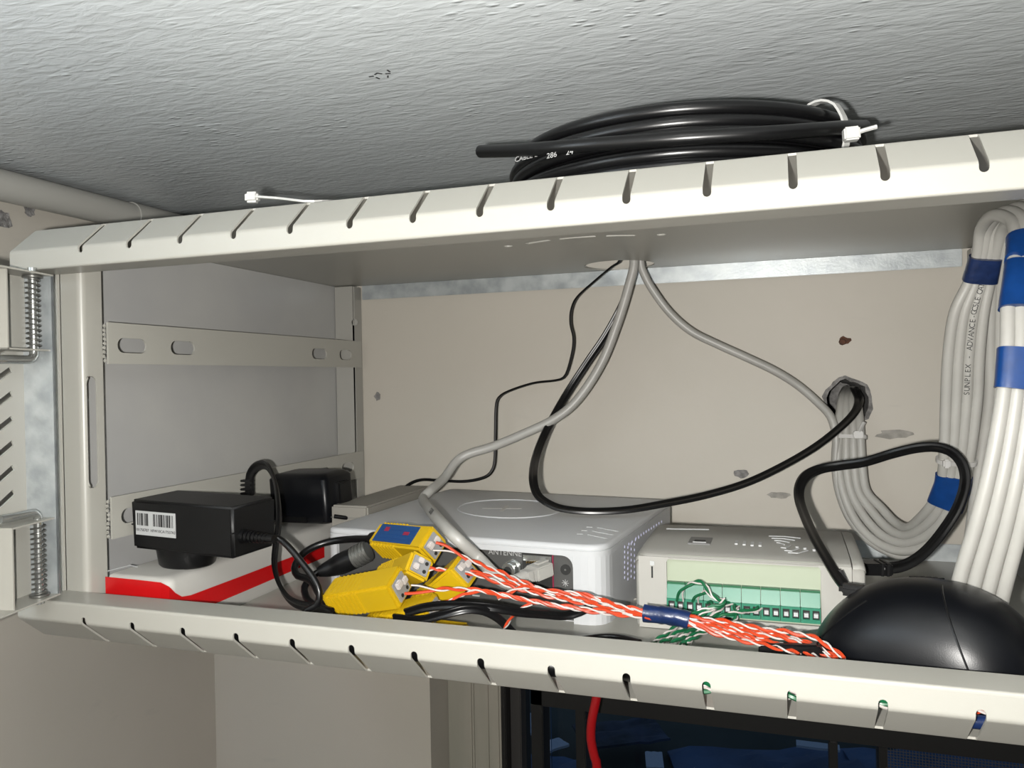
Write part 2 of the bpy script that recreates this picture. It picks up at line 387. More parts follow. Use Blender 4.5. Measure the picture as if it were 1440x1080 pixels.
p = at(1188, 479, Y=YW); blot(p.x, p.z, .0040, 'rust', 'plugged_screw_hole', 1.1, .9, seed=2)
mbp = MB(); mbp.cyl((p.x-.002, YW, p.z-.001), (p.x-.002, YW-.004, p.z-.001), .003, .0022, 8); mbp.build('wall_plug', 'rust', wb)
p = at(531, 557, Y=YW); blot(p.x, p.z, .0038, 'plaster', 'screw_hole', 1, 1.1, seed=3)
p = at(1044, 666, Y=YW); blot(p.x, p.z, .0055, 'plaster', 'screw_hole', 1.2, .8, seed=4)
p = at(1258, 611, Y=YW); blot(p.x, p.z, .010, 'scuff', 'scuff', 1.4, .35, seed=5)
p = at(1095, 696, Y=YW); blot(p.x, p.z, .006, 'scuff', 'scuff', 1.5, .5, seed=6)
wl = struct(MB().add([(XL, -3, FL), (XL, YW, FL), (XL, YW, ZC), (XL, -3, ZC)], [(0, 1, 2, 3)]).build('wall_left', 'wall'))
p = at(4, 309, X=XL); blot(p.y, p.z, .008, 'plaster', 'chip', 1, 1, X=XL, seed=7)
p = at(41, 297, X=XL); blot(p.y, p.z, .005, 'plaster', 'chip', 1, 1, X=XL, seed=8)
struct(MB().add([(2.2, -3, FL), (2.2, YW, FL), (2.2, YW, ZC), (2.2, -3, ZC)], [(3, 2, 1, 0)]).build('wall_right', 'wall'))
struct(MB().add([(XL, -3, FL), (2.2, -3, FL), (2.2, -3, ZC), (XL, -3, ZC)], [(3, 2, 1, 0)]).build('wall_front', 'wall'))
struct(MB().add([(XL, -3, ZC), (2.2, -3, ZC), (2.2, YW, ZC), (XL, YW, ZC)], [(0, 1, 2, 3)]).build('ceiling', 'ceiling'))
struct(MB().add([(XL, -3, FL), (2.2, -3, FL), (2.2, YW, FL), (XL, YW, FL)], [(0, 1, 2, 3)]).build('floor', 'floor'))
# ceiling scratch
mb = MB(); ce = at(535, 105, Z=ZC)
for i in range(7):
    q = ce + V((-.006+.0022*i, .004*math.sin(i*1.9), 0)); mb.obox((q.x, q.y, ZC-.0002), .003, .0009, .0003, Matrix.Rotation(i*1.3, 3, 'Z'))
mb.build('flaked_spot', 'ink', bpy.data.objects['ceiling'])
# pipe under the ceiling along the left wall, with its collar, and the cable bead above it
PR = 0.0128; PXc = XL+PR+.006; PZc = ZC-.0035-PR
pipe = thing('conduit_pipe', 'painted pipe under the ceiling along the left wall', 'pipe', (PXc, 0, PZc))
MB().cyl((0, -2.99, 0), (0, YW-.001, 0), PR, n=28).build('pipe_body', 'pipe', pipe, smooth=True)
yc = at(198, 299, X=PXc+PR*.7).y
MB().cyl((0, yc-.004, 0), (0, yc+.06, 0), PR+.0012, n=28).build('collar', 'pipe', pipe, smooth=True)
struct(MB().tube([(XL+.004+.002*math.sin(k*1.7), -3+k*.1685, ZC-.003) for k in range(21)], .0042, 8).build('trim_1', 'wall', smooth=True))

# window: casing, frame, sashes, panes
wx = lambda px, py=1040: at(px, py, Y=Y1).x
cas = struct(MB().box(WX0, wx(706), Y1-.004, Y1+.05, WZ0, WZ1).build('trim_2', 'trim', bevel=.002))
MB().box(wx(662), wx(670), Y1-.008, Y1-.002, WZ0, WZ1).build('bead', 'trim', cas, bevel=.002)
MB().box(wx(688), wx(690), Y1-.006, Y1-.002, WZ0, WZ1).build('bead', 'trim', cas)
win = bpy.data.objects.new('window_1', None); COL.objects.link(win); win['kind'] = 'structure'; win.location = (wx(706), Y1, WZ0)
wi = Matrix.Translation(-win.location)
ZB = at(900, 1010, Y=Y1).z   # lower edge of the head bar
fx0 = wx(706)
def bar(x0, x1, z0, z1, y0=0.0, y1=.03, mm='alu', nm='sash_bar'):
    return MB().box(x0, x1, Y1+y0, Y1+y1, z0, z1).build(nm, mm, win, bevel=.001, xf=wi)
bar(fx0, wx(713), WZ0, WZ1, -.002, .045, nm='window_frame')
bar(wx(713), wx(728), WZ0, WZ1, .012, .045, 'alu_in', 'window_track')
bar(wx(747), wx(764), WZ0, WZ1, 0, .025)
bar(wx(808), wx(822), WZ0, WZ1, .004, .028)
bar(wx(747), WX1, ZB, ZB+.03, 0, .025, nm='head_bar')
bar(wx(1166), wx(1178), WZ0, ZB, 0, .025)
bar(wx(1236), wx(1248), WZ0, ZB, .002, .027)
bar(WX1-.03, WX1, WZ0, WZ1, 0, .04)
bar(fx0, WX1, WZ0, WZ0+.03, 0, .04, nm='bottom_bar')
for a, b in ((728, 747), (764, 808), (822, 1166), (1178, 1236)):
    MB().box(wx(a), wx(b), Y1+.028, Y1+.031, WZ0, WZ1-.02 if a == 728 else ZB+.005).build('window_pane', 'glass', win, xf=wi)
MB().box(wx(1248), WX1-.03, Y1+.028, Y1+.031, WZ0, ZB+.005).build('window_pane', 'glass', win, xf=wi)
# insect screen on the right sash: a mesh of fine wires (nobody could count them)
mb = MB(); x0, x1 = wx(1248), WX1-.03
for k in range(int((x1-x0)/.0026)):
    x = x0+k*.0026; mb.box(x, x+.0004, Y1+.004, Y1+.0044, -.75, ZB)
for k in range(int((ZB+.75)/.0026)):
    z = -.75+k*.0026; mb.box(x0, x1, Y1+.0044, Y1+.0048, z, z+.0004)
o = mb.build('insect_screen', 'alu_in', win, xf=wi); o['kind'] = 'stuff'
# what lies below the window outside, at dusk
g = struct(MB().add([(-14, .6, -3.2), (16, .6, -3.2), (16, 22, -3.2), (-14, 22, -3.2)], [(0, 1, 2, 3)]).build('ground', 'ground'))
def outside(px, py, w_, h_, mname, name, label, cat, rz=0):
    hh_ = .08 if w_ > .9 else .25
    q = at(px, py, Z=-3.2+hh_) - V((0, 0, hh_))
    bm = bmesh.new(); bmesh.ops.create_grid(bm, x_segments=8, y_segments=8, size=.5)
    rnd = random.Random(px)
    for v in bm.verts: v.co = V((v.co.x*w_, v.co.y*h_, (.03 if w_ > .9 else .22)+.05*rnd.random()*min(w_, h_)))
    bmesh.ops.solidify(bm, geom=bm.faces[:], thickness=.02)
    return tag(bobj(name, bm, mname, loc=q, rot=(0, 0, rz)), label, cat)
outside(1090, 1092, 1.55, 1.1, 'tarp', 'tarpaulin', 'wide blue tarpaulin on the ground outside, behind the middle window pane', 'tarpaulin', .3)
outside(765, 1096, .7, .8, 'tarp', 'tarpaulin', 'blue tarpaulin on the ground seen through the narrow pane beside the red cable', 'tarpaulin', .1)
outside(1345, 1092, 1.5, 1.0, 'tarp', 'tarpaulin', 'blue tarpaulin on the ground outside behind the insect screen', 'tarpaulin', .2)
outside(872, 1026, .75, .45, 'tarp2', 'tarpaulin', 'dull crumpled tarpaulin outside right of the red cable, nearer the window head', 'tarpaulin', .5)
outside(735, 1013, .24, .42, 'scrap', 'plastic_sheet', 'pale blue crumpled sheet outside behind the leftmost slit of glass', 'sheet', .4)
outside(778, 1042, .22, .16, 'scrap', 'plastic_sheet', 'small pale blue scrap outside left of the red cable', 'sheet', .9)
outside(920, 1063, .14, .26, 'scrap', 'plastic_sheet', 'pointed pale blue scrap outside right of the red cable', 'sheet', .2)
outside(1150, 1043, .34, .10, 'scrap', 'plastic_sheet', 'flat pale blue strip outside under the window head bar', 'sheet', 0)

# ================================================================== THE CABINET
D = 0.366; XA, XB = -0.066, 0.5576; MIR = 0.4916      # mirrored x = MIR - x
cab = thing('network_cabinet', 'light grey steel wall cabinet with slotted lips, its door swung open', 'cabinet', (0.2458, 0.2, -0.0286))
ci = Matrix.Translation(-cab.location)
def C(o):
    o.data.transform(ci); return o
H = 0.2
# roof and floor: return flange, front face, slotted chamfer, sheet - one bent sheet each
prof = [(0.022, 0.0), (0.0, 0.0), (0.0, 0.0121), (0.0187, 0.02855), (D, 0.02855)]
cum = [0]
for a, b in zip(prof, prof[1:]): cum.append(cum[-1]+math.hypot(b[0]-a[0], b[1]-a[1]))
RB = 0.0016
def prof_at(s):
    for i in range(1, 4):
        t = s-cum[i]
        if abs(t) < RB:
            p = V(prof[i]); a = (V(prof[i-1])-p).normalized(); b = (V(prof[i+1])-p).normalized()
            u = (t+RB)/(2*RB); return p + a*RB*(1-u)**2 + b*RB*u**2
    for i in range(4):
        if s <= cum[i+1]+1e-9:
            u = (s-cum[i])/(cum[i+1]-cum[i]); return V(prof[i]).lerp(V(prof[i+1]), u)
    return V(prof[-1])
cuts = []
for i in (1, 2, 3): cuts += [cum[i]+RB*k/2 for k in (-2, -1, 0, 1, 2)]
def lipped_sheet(name, sign, z0, dx, label=None):
    s0 = cum[1]+0.0079; s1 = cum[3]+0.0012
    holes = []
    for k in range(16):
        x = -0.00988+dx+k*0.03599
        holes.append([(x+.0019*math.cos(a), s0+.0019+.0019*math.sin(a)) for a in [math.pi+math.pi*j/6 for j in range(7)]] + [(x+.0019, s1), (x-.0019, s1)])
    cb = cum[3]-0.0187
    holes.append(circle(.2454, cb+.335, .031, 36))                       # cable hole
    for a0, a1 in ((-118, -104), (-99, -81), (-76, -62)):                # fan slots
        rr, cx, cy = .085, .245, cb+.268
        out = [(cx+(rr+.0022)*math.cos(math.radians(a0+(a1-a0)*j/8)), cy+(rr+.0022)*math.sin(math.radians(a0+(a1-a0)*j/8))) for j in range(9)]
        inn = [(cx+(rr-.0022)*math.cos(math.radians(a1-(a1-a0)*j/8)), cy+(rr-.0022)*math.sin(math.radians(a1-(a1-a0)*j/8))) for j in range(9)]
        holes.append(out+inn)
    for x in (.189, .302): holes.append(circle(x, cb+.197, .0035, 12))
    def fn(a, b):
        q = prof_at(b); return (a, q.x, z0+sign*q.y)
    def fn2(a, b):   # inner skin of the sheet
        t = (prof_at(min(b+2e-4, cum[-1])) - prof_at(max(b-2e-4, 0))).normalized(); q = prof_at(b) + V((t.y, -t.x))*0.0011
        return (a, q.x, z0+sign*q.y)
    bm = plate2(rect(XA, XB, 0, cum[-1]), holes, cuts, fn, fn2)
    return C(bobj(name, bm, 'paint', cab))
lipped_sheet('roof_panel', 1, H, 0)
lipped_sheet('floor_panel', -1, 0, -.0039)
for z0, z1, in ((H+.0130, H+.0274), (-.0274, -.0130)):
    C(MB().box(-.0285, .5200, D-.0015, D, z0, z1).build('back_flange', 'galv', cab, bevel=.0004))
# posts
def mirror(bm):
    for v in bm.verts: v.co.x = MIR-v.co.x
    bmesh.ops.reverse_faces(bm, faces=bm.faces); return bm
def post_fn(s, z, t=0.0):   # front face then side return, rounded corner
    r = .0042; c = .0165
    if s < c-r: return (-.0509+s, .0222+t, z)
    if s > c+r*.57: return (-.0344-t, .0222+(s-c), z)
    u = (s-(c-r))/(r*1.57); a = u*math.pi/2
    return (-.0509+c-r+(r-t)*math.sin(a), .0222+r-(r-t)*math.cos(a), z)
for mir in (0, 1):
    bm = plate2([(y, x) for x, y in rect(0, .0325, -.027, H+.027)], [[(y, x) for x, y in obround(.0226, .1, .0096, .071)]],
               [.0165-.0042+.0042*1.57*k/6 for k in range(7)], lambda a, b: post_fn(b, a), lambda a, b: post_fn(b, a, .0012))
    if mir: mirror(bm)
    C(bobj('front_post', bm, 'paint', cab, smooth=True))
    mb = MB().box(-.0650, -.0514, .0212, .0225, -.027, H+.027)
    if mir: mb.v = [(MIR-x, y, z) for x, y, z in mb.v]
    C(mb.build('post_edge', 'paint', cab, bevel=.0006))
    # back posts
    bm = plate(rect(-.0548, -.0345, -.027, H+.0265), [circle(at(498, 453, Y=.355).x, at(498, 453, Y=.355).z, .0034, 14)], (), lambda a, b: (a, .3565, b), thick=.0012)
    if mir: mirror(bm)
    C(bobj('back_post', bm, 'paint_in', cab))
    mb = MB().box(-.0345, -.0332, .3565, .3715, -.027, H+.0265)
    if mir: mb.v = [(MIR-x, y, z) for x, y, z in mb.v]
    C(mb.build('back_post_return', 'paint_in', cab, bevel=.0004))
    # rails
    for z0, z1 in ((.1433, .1701), (.0301, .0572)):
        zc = (z0+z1)/2-.0012 if z0 > .1 else .0432
        hs = [obround(y, zc, wd, .0098) for y, wd in ((.0585, .025), (.106, .0245), (.2854, .0254), (.3326, .023))]
        bm = plate(rect(.0385, .3640, z0, z1), hs, (), lambda a, b: (-.0314, a, b), thick=.0014)
        if mir: mirror(bm)
        C(bobj('side_rail', bm, 'paint', cab))
        wd = MB()
        rnd = random.Random(int(z0*1000))
        for k in range(9):
            z = z0+.002+k*.0028; wd.obox((-.0316, .0368+rnd.uniform(-.0006, .0006), z), .0016, .0022, .0024, Matrix.Rotation(rnd.random()*3, 3, 'X'))
        if mir: wd.v = [(MIR-x, y, z) for x, y, z in wd.v]
        C(wd.build('weld_bead', 'paint', cab, bevel=.0006))
    mb = MB().box(-.0565, -.0555, .0362, .3565, -.0265, H+.0272)
    if mir: mb.v = [(MIR-x, y, z) for x, y, z in mb.v]
    C(mb.build('side_panel', 'galv_panel', cab))
# a few rust specks and dust scuffs are left to the paint

# door: hinged at the left, swung out towards the photographer
DV = V((.215, -.9766, 0)).normalized(); DN = V((-DV.y, DV.x, 0))     # along the door, inner normal
P0 = V((-.0358, .0040, 0)); DT = .0200; DL = .555; DZ0, DZ1 = .0030, .1968
door = bpy.data.objects.new('door', None); COL.objects.link(door); door.parent = cab
door.location = (P0 - DN*DT) + V((0, 0, DZ0)) - cab.location
Rd = Matrix((DV, DN, V((0, 0, 1)))).transposed().to_4x4()
door.rotation_euler = Rd.to_euler()
# local door frame: x along the door, y from skin to the inner edge, z up from the door's foot
dh = DZ1-DZ0
holes = []
zz = 0.0105
for row in range(11):
    cz = .0115+row*.0146
    for col in range(7):
        cx0 = .0112+col*.075
        L_, hh = .05, .0018; a = math.radians(-28)
        pts = [(-L_/2, -hh), (L_/2, -hh), (L_/2, hh), (-L_/2, hh)]
        q = [(cx0+L_/2*math.cos(a)+x*math.cos(a)-y*math.sin(a), cz+.026*0.45+x*math.sin(a)+y*math.cos(a)) for x, y in pts]
        if all(.004 < b < dh-.004 for _, b in q): holes.append(q)
bm = plate(rect(0, DL, 0, dh), holes, (), lambda a, b: (a, 0, b), thick=.001)
bobj('door_skin', bm, 'paint', door)
mb = MB(); mb.box(0, DL, 0, DT, dh-.001, dh); mb.box(0, DL, 0, DT, 0, .001); mb.box(DL-.001, DL, 0, DT, 0, dh)
mb.build('door_return', 'paint', door)
mb = MB(); mb.box(0, .001, 0, DT, .001, dh-.001); mb.box(0, .0010, DT-.001, DT, .001, dh-.001)
mb.build('hinge_channel', 'galv', door)

pin_x, pin_y, pr = .0075, .0120, .0025
for up in (1, 0):
    zf = dh if up else 0; sg = -1 if up else 1
    zb = zf + sg*.0462                                   # bracket plate height
    mb = MB(); mb.box(.0012, .036, .0012, DT-.002, min(zb, zb+.001), max(zb, zb+.001)); mb.box(.0350, .036, .0012, DT-.002, min(zf+sg*.001, zb), max(zf+sg*.001, zb)); mb.box(.0012, .036, .0012, .0018, min(zf+sg*.001, zb), max(zf+sg*.001, zb))
    mb.build('hinge_bracket', 'paint', door)
    zs = zf - sg*.0035                                    # pin tip reaches into the cabinet lip
    path = [(pin_x, pin_y, zs), (pin_x, pin_y, zf+sg*.02), (pin_x, pin_y, zb+sg*.0005), (pin_x+.0012, pin_y, zb+sg*.0036), (pin_x+.0045, pin_y, zb+sg*.0052), (pin_x+.02, pin_y-.001, zb+sg*.0055), (pin_x+.026, pin_y-.003, zb+sg*.0055)]
    MB().tube(spline(path, .001), pr, 14).build('hinge_pin', 'steel', door, smooth=True)
    sp = []
    turns = 14
    for k in range(turns*14+1):
        t = k/(turns*14); a = 2*math.pi*turns*t
        sp.append((pin_x+.0037*math.cos(a), pin_y+.0037*math.sin(a), zf+sg*(.003+.0420*t)))
    MB().tube(sp, .00058, 6).build('spring', 'wire', door, smooth=True)
    MB().cyl((pin_x, pin_y, zf+sg*.0014), (pin_x, pin_y, zf+sg*.0026), .0055).build('washer', 'wire', door, smooth=True)

# ================================================================== ON THE ROOF
ZR = H+.0286
coil = thing('cable_coil', 'coil of black outdoor cable lying on the cabinet roof', 'cable', (.322, .147, ZR+.0022))
rc = .0037
mb = MB()
def loop_pts(R, z, cx, cy, tx, ty, n=90, a0=0, a1=2*math.pi):
    return [(cx+R*math.cos(a0+(a1-a0)*k/n), cy+R*math.sin(a0+(a1-a0)*k/n)*.99, z+tx*math.cos(a0+(a1-a0)*k/n)+ty*math.sin(a0+(a1-a0)*k/n)) for k in range(n+1)]
spec = []
zl = [.0037, .0109, .0181, .0253, .0322]
for i, z in enumerate(zl):
    for j in range(3):
        R = .1050-j*.0074-(.002 if i % 2 else 0)-(.003 if i == 4 else 0)
        spec.append((R, z, random.uniform(-.002, .002), random.uniform(-.0015, .0015), random.uniform(-.0012, .0012), random.uniform(-.0008, .0008)))
path = []
for i, (R, z, cx, cy, tx, ty) in enumerate(spec):
    seg = loop_pts(R, z, cx, cy, tx, ty, 72, math.radians(40), math.radians(40+350))
    path += [V(p) for p in seg]
P = spline(path[::3], .006)
MB().tube(P, rc, 12).build('cable_loops', 'rubber', coil, smooth=True)
ends = [at(676, 213, Y=.075), at(735, 211, Y=.052), at(800, 206, Y=.0385), at(880, 200, Y=.0345), at(980, 193, Y=.034), at(1100, 186, Y=.045), at(1180, 180, Y=.075), at(1215, 178, Y=.12)]
ico = Matrix.Translation(-coil.location)
MB().tube([ico @ p for p in spline(ends, .005)], rc, 12).build('loose_end', 'rubber', coil, smooth=True)
# tie round the bundle at the front right
ta = math.radians(-37); tc = V((.098*math.cos(ta), .098*math.sin(ta)*.99, .0200)); rad = V((math.cos(ta), math.sin(ta), 0))
ring = [tc + rad*(.0175*math.cos(a)*(1 if abs(math.cos(a)) < .75 else .95)) + V((0, 0, .0212*math.sin(a))) for a in [2*math.pi*k/28 for k in range(29)]]
tang = V((-rad.y, rad.x, 0))
MB().tube(ring, 1, prof=[(.0006, .0022), (-.0006, .0022), (-.0006, -.0022), (.0006, -.0022)], up=rad, cap=False).build('cable_tie', 'tie', coil)
hd = ico @ at(1197, 189, Y=.062)
Rt = basis((0, 0, 0), (1, .15, .05), (0, 1, 0)).to_3x3()
mb = MB().obox(hd, .0075, .006, .0065, Rt); mb.build('tie_head', 'tie', coil, bevel=.0008)
MB().tube([hd, hd+V((.006, -.001, .0012)), hd+V((.0115, -.001, .0022))], .0011, 6).build('tie_tail', 'tie', coil)
for k, s in enumerate(('CABLE E', '286', '24')):
    px = (741, 777, 802)[k]; py = (222, 219.5, 215)[k]
    p = at(px, py, Y=.0405+.012*(k == 0)-.003*(k == 2)); p.y -= .0015
    text_mesh('printed_text', s, .0042, 'paleink', coil, ico @ basis(p, (1, -.35+.1*k, .02), (0, .2, 1)))
tie = thing('loose_cable_tie', 'loose white nylon cable tie lying on the front edge of the cabinet roof', 'cable tie', at(355, 278, Y=.028))
ti = Matrix.Translation(-tie.location)
mb = MB().obox(at(355, 278, Y=.028), .0078, .006, .0062, basis((0, 0, 0), (1, .3, 0), (0, 1, 0)).to_3x3()); mb.build('tie_head', 'tie', tie, bevel=.0013, xf=ti)
sp = spline([at(360, 277, Y=.028), at(395, 279.5, Y=.027), at(430, 283.5, Y=.024), at(450, 283, Y=.03), at(470, 283, Y=.045)], .004)
MB().tube(sp, 1, prof=[(.0006, .0019), (-.0006, .0019), (-.0006, -.0019), (.0006, -.0019)]).build('strap', 'tie', tie, xf=ti)

# ================================================================== ON THE CABINET FLOOR
FZ = -0.0275
# ---- white box with a red stripe
bx = thing('striped_box', 'white box with a red stripe, under the power adapters at the left', 'box', (0, 0, FZ))
ZT = .0085
bi = Matrix.Translation((0, 0, -FZ))
x0 = -.0300; fy = .0345; ly = .262
edge = lambda y: .0188-.012*(y-fy)/.2                    # top right edge drifts inwards
low = lambda y: .0182-.006*(y-fy)/.2
mb = MB()
rings = []
for (z, ins, bul) in ((FZ, 0, 0), (FZ+.002, -.0006, .0008), (-.008, -.0004, .0008), (ZT-.0035, 0, 0), (ZT-.001, .0012, -.0012), (ZT, .0045, -.004)):
    rr = []
    e = .006
    rr += [(x0, fy+ins, z), (low(fy)-e+bul-ins, fy+ins, z)]
    for k in range(1, 6):
        a = -math.pi/2+math.pi/2*k/6; rr.append((low(fy)-e+bul-ins+e*math.cos(a), fy+ins+e+e*math.sin(a), z))
    rr += [(low(fy+e)+bul-ins, fy+e+ins, z), (low(ly)+bul-ins, ly, z), (x0, ly, z)]
    rings.append(rr)
mb.rings(rings); mb.build('box_body', 'whitebox', bx, smooth=True, xf=bi)
# red stripe: follows the front face and the right side just proud of it
top_px = [(148, 811), (190, 815), (226, 819), (238, 825), (247, 834), (256, 839), (268, 837), (300, 825), (340, 810), (400, 787), (456, 766)]
st = []
def side_hit(px, py, front):
    if front: return at(px, py, Y=fy-.0011)
    q = on_plane(px, py, V((low(fy)+.0014, fy, 0)), V((1, .03, 0)).normalized()); return q
vs = []
for i, (px, py) in enumerate(top_px):
    t = side_hit(px, py, px < 236)
    if px < 236: b = V((t.x, t.y, FZ+.003))
    else:
        hb = (27-9*(px-256)/200) if px > 256 else 30
        b = side_hit(px, py+hb, False); b = V((t.x, t.y, min(max(b.z, FZ+.003), t.z-.004)))
    vs.append((t, b))
# corner blend: rounded corner between front (x) and side
P_, Q_ = [], []
for i, (t, b) in enumerate(vs): P_.append(t); Q_.append(b)
n = len(P_)
mb = MB(); mb.add(P_+Q_, [(i, i+1, n+i+1, n+i) for i in range(n-1)])
mb.build('red_stripe', 'red', bx, xf=bi)
# folded flap line on the lid
q0 = at(152, 803, Z=ZT+.0004); q1 = at(183, 795, Z=ZT+.0004); q2 = at(193, 797, Z=ZT+.0004)
MB().tube([q0, q1, q2], .0004, 5).build('lid_edge', 'paper', bx, xf=bi)

# ---- power adapters
def loc_box(name, label, c, e, dims, group):
    t = thing(name, label, 'power adapter', c, tuple(math.radians(x) for x in e), group); return t
adA = loc_box('power_adapter', 'black plug-in power adapter with a white barcode sticker, on the striped white box', (.0165, .0686, .0375), (1.2, .8, -4.5), None, 'power adapters')
a_, b_, c_ = .0866/2, .0405/2, .0325/2
mb = MB().hexa([(sx*a_*(1 if z > 0 else .985), sy*b_*(1 if z > 0 else .97), z) for z in (-c_, c_) for sy in (-1, 1) for sx in (-1, 1)]); mb.build('housing', 'blackmat', adA, bevel=.0018, seg=3, smooth=True)
MB().box(-a_*.99, a_*.99, -b_*.98, b_*.98, -.0006, .0002).build('seam', 'black', adA)
mb = MB(); prof_ = [(-c_, .0215), (-c_-.004, .0208), (-c_-.0115, .0195), (-c_-.0128, .0180)]
rings = [[(-.0155+r*math.cos(2*math.pi*k/36), r*.80*math.sin(2*math.pi*k/36), z) for k in range(36)] for z, r in prof_]
mb.rings(rings); mb.build('plug_base', 'black', adA, smooth=True)
mb = MB(); yf = -b_-.0003
s0 = at(184, 716, Y=.05); 
sw, sh = .0345, .0158
sc_ = V((-a_+.0225, yf, .0015))
def quad(mb, cx, cz, w_, h_, y): mb.box(cx-w_/2, cx+w_/2, y-.0001, y+.0004, cz-h_/2, cz+h_/2)
sticker = MB(); quad(sticker, sc_.x, sc_.z, sw, sh, yf); sticker = sticker.build('barcode_sticker', 'paper', adA)
lab(sticker, 'white barcode sticker')
mb = MB(); rnd = random.Random(9); x = sc_.x-sw/2+.002
while x < sc_.x+sw/2-.0018:
    wd = rnd.choice((.0003, .0003, .0006, .0009)); 
    if not (-.002 < x-sc_.x+.003 < .0005): quad(mb, x, sc_.z+.0024, wd, .0080, yf-.00015)
    x += wd+rnd.choice((.0003, .0005, .0007))
mb.build('barcode', 'ink', sticker)
text_mesh('serial_number', '101750707  HFW10CA17557A3', .0026, 'ink', sticker, basis((sc_.x, yf-.00015, sc_.z-.0046), (1, 0, 0), (0, 0, 1)))
# strain relief and lead of adapter A
ai = inv(adA)
r0 = at(329, 757, Y=.058); 
pts = [V((a_-.001, -.009, -.003)), V((a_+.003, -.009, -.003)), V((a_+.018, -.010, -.003))]
mb = MB(); mb.tube([V((a_-.001, -.011, -.0035)), V((a_+.0025, -.011, -.0035))], .0047, 16)
for k in range(7):
    xx = a_+.003+k*.0028; mb.tube([(xx, -.011, -.0035), (xx+.002, -.011, -.0035)], .0040-.00022*k, 14)
mb.tube([(a_, -.011, -.0035), (a_+.024, -.011, -.0035)], .0027, 12)
mb.build('strain_relief', 'black', adA, smooth=True)
e0 = adA.location + adA.rotation_euler.to_matrix() @ V((a_+.020, -.011, -.0035))
lead = spline([e0, at(391, 757, Y=.058), at(405, 768, Y=.057), at(425, 792, Y=.056), at(440, 812, Y=.055), at(449, 832, Y=.054), at(446, 850, Y=.053), at(432, 858, Y=.051), at(425, 866, Y=.05)], .003)
MB().tube(lead, .0021, 10).build('lead', 'rubber', adA, smooth=True, xf=ai)

adB = loc_box('power_adapter', 'black power adapter lying in the back left corner, behind the other adapter', (.0015, .2190, .0335), (3, -1.5, -6), None, 'power adapters')
a_, b_, c_ = .0600/2, .0385/2, .0410/2
mb = MB(); rings = []
def rrect(hx, hy, r, z, n=6):
    out = []
    for k, (sx, sy) in enumerate(((1, 1), (-1, 1), (-1, -1), (1, -1))):
        for j in range(n):
            a = math.pi/2*k + math.pi/2*j/(n-1); out.append((sx*(hx-r)+r*math.cos(a), sy*(hy-r)+r*math.sin(a), z))
    return out
for z, ins in ((-c_, .003), (-c_+.002, .0005), (-.012, .0), (.016, 0), (c_-.003, .0012), (c_-.0008, .004), (c_, .008)): rings.append(rrect(a_-ins, b_-ins, .005, z))
mb.rings(rings); mb.build('housing', 'gloss', adB, smooth=True)
MB().box(a_-.002, a_+.0042, -.006, .010, -.006, .012).build('plug_face', 'black', adB, bevel=.001)
MB().box(-a_*.6, a_*.3, -b_-.0006, -b_+.001, -c_+.001, -c_+.006).build('foot_rib', 'black', adB, bevel=.0005)
bi2 = inv(adB)
# lead of adapter B with its ribbed strain relief: arches over, then falls to the floor
mb = MB(); SY = at(340, 690, X=-.0265).y
for k in range(4): 
    q = at(348, 694-k*6, Y=SY); mb.obox(q, .0105, .006, .0018)
mb.obox(at(351, 686, Y=SY+.001), .0065, .0045, .012); mb.build('strain_relief', 'black', adB, bevel=.0006, xf=bi2)
arch = spline([at(351, 688, Y=SY), at(352, 668, Y=SY), at(361, 656, Y=SY-.002), at(375, 655, Y=SY-.008), at(386, 676, Y=.14), at(391, 705, Y=.118), at(392, 735, Y=.108), at(388, 765, Y=.100), at(386, 795, Y=.092), at(393, 822, Y=.084), at(408, 844, Y=.075), at(430, 853, Y=.068), at(452, 856, Y=.062), at(470, 862, Y=.056)], .003)
MB().tube(arch, .0025, 1, prof=DUAL, up=V((1, 0, 0))).build('lead', 'rubber', adB, smooth=True, xf=bi2)
lp = spline([at(470, 726, Y=.196), at(492, 728, Y=.205), at(508, 720, Y=.22), at(514, 711, Y=.235), at(508, 706, Y=.25), at(498, 708, Y=.255)], .003)
MB().tube(lp, .0017, 8).build('thin_lead', 'rubber', adB, smooth=True, xf=bi2)

# ---- pale box standing behind the router
pb = thing('small_box', 'pale grey box in the back corner, between black adapter and white router', 'box', (.047, .27, FZ))
MB().box(-.0165, .0170, -.068, .052, 0, .0560).build('carton', 'carton', pb, bevel=.0015)
MB().box(-.0167, .0172, -.0682, .0522, .046, .0464).build('lid_seam', 'greyink', pb)

# ---- white router
RQ = [V((.0640, .1400)), V((.2740, .1240)), V((.2905, .3220)), V((.0720, .3480))]
router = thing('router', 'white router with dark port panel and oval emblem on its lid', 'router', (.177, .233, FZ))
ri = Matrix.Translation(-router.location); RT = .0232
def fillet(Q, rads, n=7):
    out = []
    N = len(Q)
    for i in range(N):
        p = Q[i]; a = (Q[i-1]-p).normalized(); b = (Q[(i+1) % N]-p).normalized(); r = rads[i]
        ang = a.angle(b); d = r/math.tan(ang/2)
        p1 = p+a*d; p2 = p+b*d
        for k in range(n):
            u = k/(n-1); out.append(p1*(1-u)**2 + p*2*u*(1-u) + p2*u**2)
    return out
def inset(Q, d):
    c = sum(Q, V((0, 0)))/len(Q); out = []
    N = len(Q)
    for i in range(N):
        t = (Q[(i+1) % N]-Q[i-1]).normalized(); nn = V((t.y, -t.x))
        out.append(Q[i]-nn*d)
    return out
fx = (RQ[1]-RQ[0]).normalized(); fyv = V((-fx.y, fx.x))
full = fillet(RQ, (.010, .016, .014, .012))
brow = .0155                                        # underside of the brow over the port panel
def fp(u, d): return RQ[0]+fx*u+fyv*d               # u along the front, d into the body
FW = (RQ[1]-RQ[0]).length
